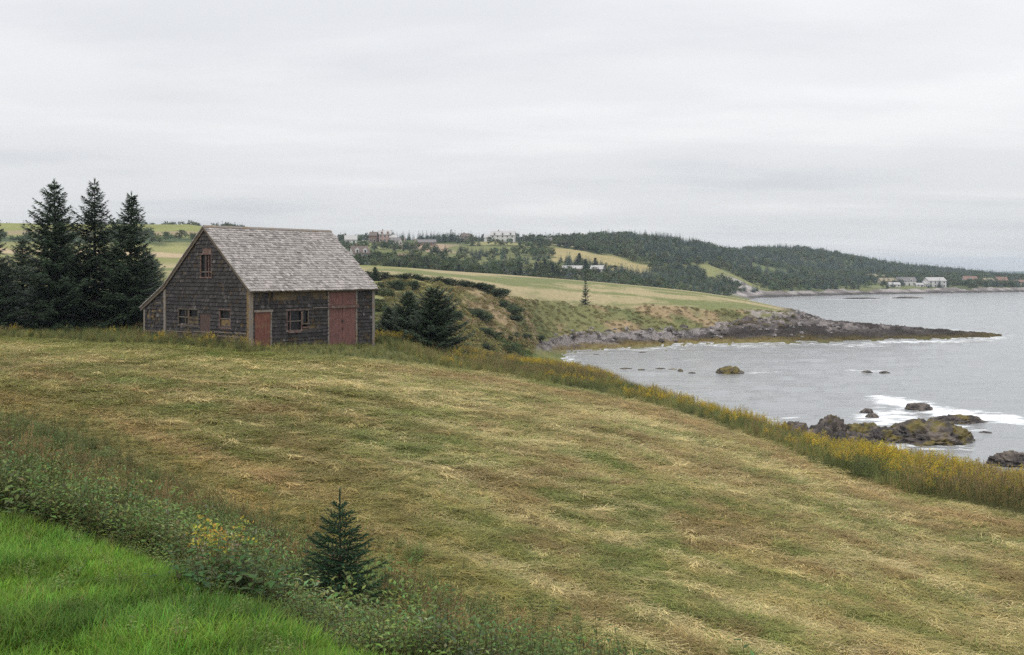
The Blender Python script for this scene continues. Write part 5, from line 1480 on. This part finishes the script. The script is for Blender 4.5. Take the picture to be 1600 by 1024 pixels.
# scrub of the gully and the bluff
pos, col, vj, pp, dd_, rg = sample(7500, ((VC > 7.1) * (VC < 9.3) * (PC > 560) * (PC < 880) + (VC > 9.2) * (VC < 10.95) * (PC > 600) * (PC < 1240) * .33 + (VC > 7.0) * (VC < 9.5) * (PC < 330) * (PC > -140) * .25) / DC ** .3, 5)
ok = (pos[:, 2] > 2.4) ; n = ok.sum()
lum = col[ok].sum(1)
pid = np.where((col[ok][:, 0] > col[ok][:, 1] * 1.15) & (rg.random(n) < .55), 3, np.where(lum < .17, 2, np.where(lum < .24, 0, 1)))
sc_ = rg.uniform(.45, 1.25, n) * np.where(pp[ok] > 840, rg.uniform(.45, .95, n), 1.0)
scatter('slope_scrub', pos[ok], np.stack([rg.uniform(-.2, .2, n), rg.uniform(-.2, .2, n), rg.uniform(0, 6.28, n)], -1), np.stack([sc_ * 1.25, sc_ * 1.25, sc_ * rg.uniform(.5, 1, n)], -1), pid, rg.uniform(.75, 1.3, (n, 1)) * np.ones(3), mk(f_scrub, 'scrub', 4), 'low green and brown scrub on the gully slopes and bluff')
# far woods
MAT['leaf_w'] = leaf_mat('far_wood_foliage', inst=True, trans=.12)
def wood_proto(kind, seed):
    rr = random.Random(seed); mb = MB()
    if kind == 'spruce':
        for lv in range(9):
            tq = lv / 9; n_ = 7
            for i in range(n_):
                az = 6.28 * i / n_ + rr.random(); L = 2.3 * (1 - tq) ** .8 * rr.uniform(.7, 1.2)
                a = Vector((0, 0, 7.2 * (.06 + .9 * tq) + .5)); e_ = a + Vector((math.cos(az) * L, math.sin(az) * L, -.35 * L))
                spray(mb, a, e_, L * .32, tuple(x * rr.uniform(.7, 1.3) for x in (.050, .076, .054)))
        spray(mb, Vector((0, 0, 6.4)), Vector((.05, 0, 7.6)), .16, (.055, .08, .058), up=Vector((1, 0, 0)))
    else:
        for k in range(12):
            d = rdir(rr, -.5, 1); c = Vector((d.x * 2.0, d.y * 2.0, 2.9 + d.z * 2.0)); f = rr.uniform(.7, 1.3)
            for j in range(20):
                v = rdir(rr) * rr.uniform(.6, 1.2)
                leaf(mb, c + v, rdir(rr, -.4, .7), rdir(rr, .1, 1), .9, .6, tuple(x * f * rr.uniform(.8, 1.2) for x in (.085, .115, .055)))
    return mb.mesh('wood_tree', MAT['leaf_w'])
wp = [wood_proto('spruce', 1), wood_proto('spruce', 2), wood_proto('spruce', 3), wood_proto('leafy', 4), wood_proto('leafy', 5), wood_proto('leafy', 6)]
wgt = (VC > 13.2) * (VC < 18.35) * (PC > -140) * (PC < 1740) / DC ** .9
wgt = wgt * np.where((VC < 14.6) & (PC < 880), .5, 1) * (~((PC > 1185) & (VC < 15.95)))
pos, col, vj, pp, dd_, rg = sample(26000, wgt, 6)
cm_ = clear_mask(pp, dd_)
dn = fbm(pos[:, 0] / 70, pos[:, 1] / 70, seed=160, octv=3)
left = pp < 345
vill = (pp > 500) & (pp < 870) & (dd_ > 470)
keep = (cm_ < .5) & (pos[:, 2] > 3) & (rg.random(len(pos)) < np.where(left, .55, np.where(vill, .42 * (dn > .40), 1.0))) & ~(vill & (dd_ > 650) & (dd_ < 705) & (pp > 745) & (pp < 835))
keep &= ~((pp > 1340) & (dd_ > 735) & (dd_ < 775) & (rg.random(len(pos)) < .35))
n = keep.sum()
sp = noise(pos[:, 0] / 60, pos[:, 1] / 60, seed=161)[keep] + rg.uniform(-.3, .3, n)
hill = (dd_[keep] > 640)
pid = np.where(sp < np.where(hill, .62, .42), rg.integers(0, 3, n), rg.integers(3, 6, n))
sc_ = rg.uniform(.6, 1.15, n) * np.where(hill, 1.0, .75)
scatter('far_woods', pos[keep], np.stack([np.zeros(n), np.zeros(n), rg.uniform(0, 6.28, n)], -1), np.stack([sc_ * rg.uniform(.9, 1.3, n), sc_ * rg.uniform(.9, 1.3, n), sc_], -1), pid,
        rg.uniform(.7, 1.35, (n, 1)) * np.stack([rg.uniform(.85, 1.25, n), np.ones(n), rg.uniform(.9, 1.1, n)], -1), wp, 'dense spruce and leafy woods covering the far hills')

# ---- single plants near the camera
def single(name, px, d, fn, label, cat, seed, sc=1.0):
    global rp_
    rp_ = random.Random(seed)
    mb = MB(); fn(mb)
    return tag(link(name, mb.mesh(name, MAT['leaf']), None, at(px, d), (0, 0, 0), (sc,) * 3), label, cat)
def f_gold(mb):
    herb(mb, 7, .50, .07, .26, (.11, .15, .04), (.16, .12, .05), .07, 12, flower=fl_golden, fc=(.46, .40, .08), lean=.28)
    herb(mb, 4, .40, .07, .26, (.11, .13, .05), (.16, .12, .05), .07, 9, flower=fl_golden, fc=(.42, .38, .22), lean=.3)
single('goldenrod_plant', 343, 7.75, f_gold, 'single yellow goldenrod plant at the edge of the bright verge', 'plant', 5, 1.05)
def f_clump(mb):
    herb(mb, 40, .42, .12, .5, (.060, .115, .034), ST, .42, 11, up=0, lean=.6)
single('leafy_weed_clump', 330, 7.25, f_clump, 'dark leafy weed clump in front of the goldenrod plant', 'plant', 6)
def f_clump2(mb):
    herb(mb, 26, .32, .11, .5, (.070, .125, .040), ST, .36, 9, up=0, lean=.6)
single('leafy_weed_clump', 372, 7.3, f_clump2, 'lower leafy weed clump right below the goldenrod plant', 'plant', 7)
def f_stalk(mb):
    herb(mb, 3, .62, .06, .3, (.07, .09, .04), (.10, .09, .05), .04, 16, flower=fl_seed, fc=(.12, .11, .05), lean=.1)
single('weed_stalk', 838, 9.9, f_stalk, 'tall dark weed stalk standing alone at the bottom of the field', 'plant', 8)
single('weed_stalk', 268, 19.5, f_stalk, 'dark weed stalk sticking up left, near the brown swath', 'plant', 9, 1.0)
#@@HAZE

# ------------------------------------------------------------------ sea air
hz = MB(); hz.box((-7200, -40, -7), (7200, 4800, 75))
m, t = new_mat('sea_haze')
o = N(t, 'ShaderNodeOutputMaterial'); pv = N(t, 'ShaderNodeVolumePrincipled')
pv.inputs['Color'].default_value = (0.72, 0.84, 0.97, 1); pv.inputs['Density'].default_value = 0.00015; pv.inputs['Anisotropy'].default_value = 0.0
t.links.new(pv.outputs[0], o.inputs['Volume'])
tag(hz.obj('haze', m), 'thin sea haze over the whole coast', kind='stuff')
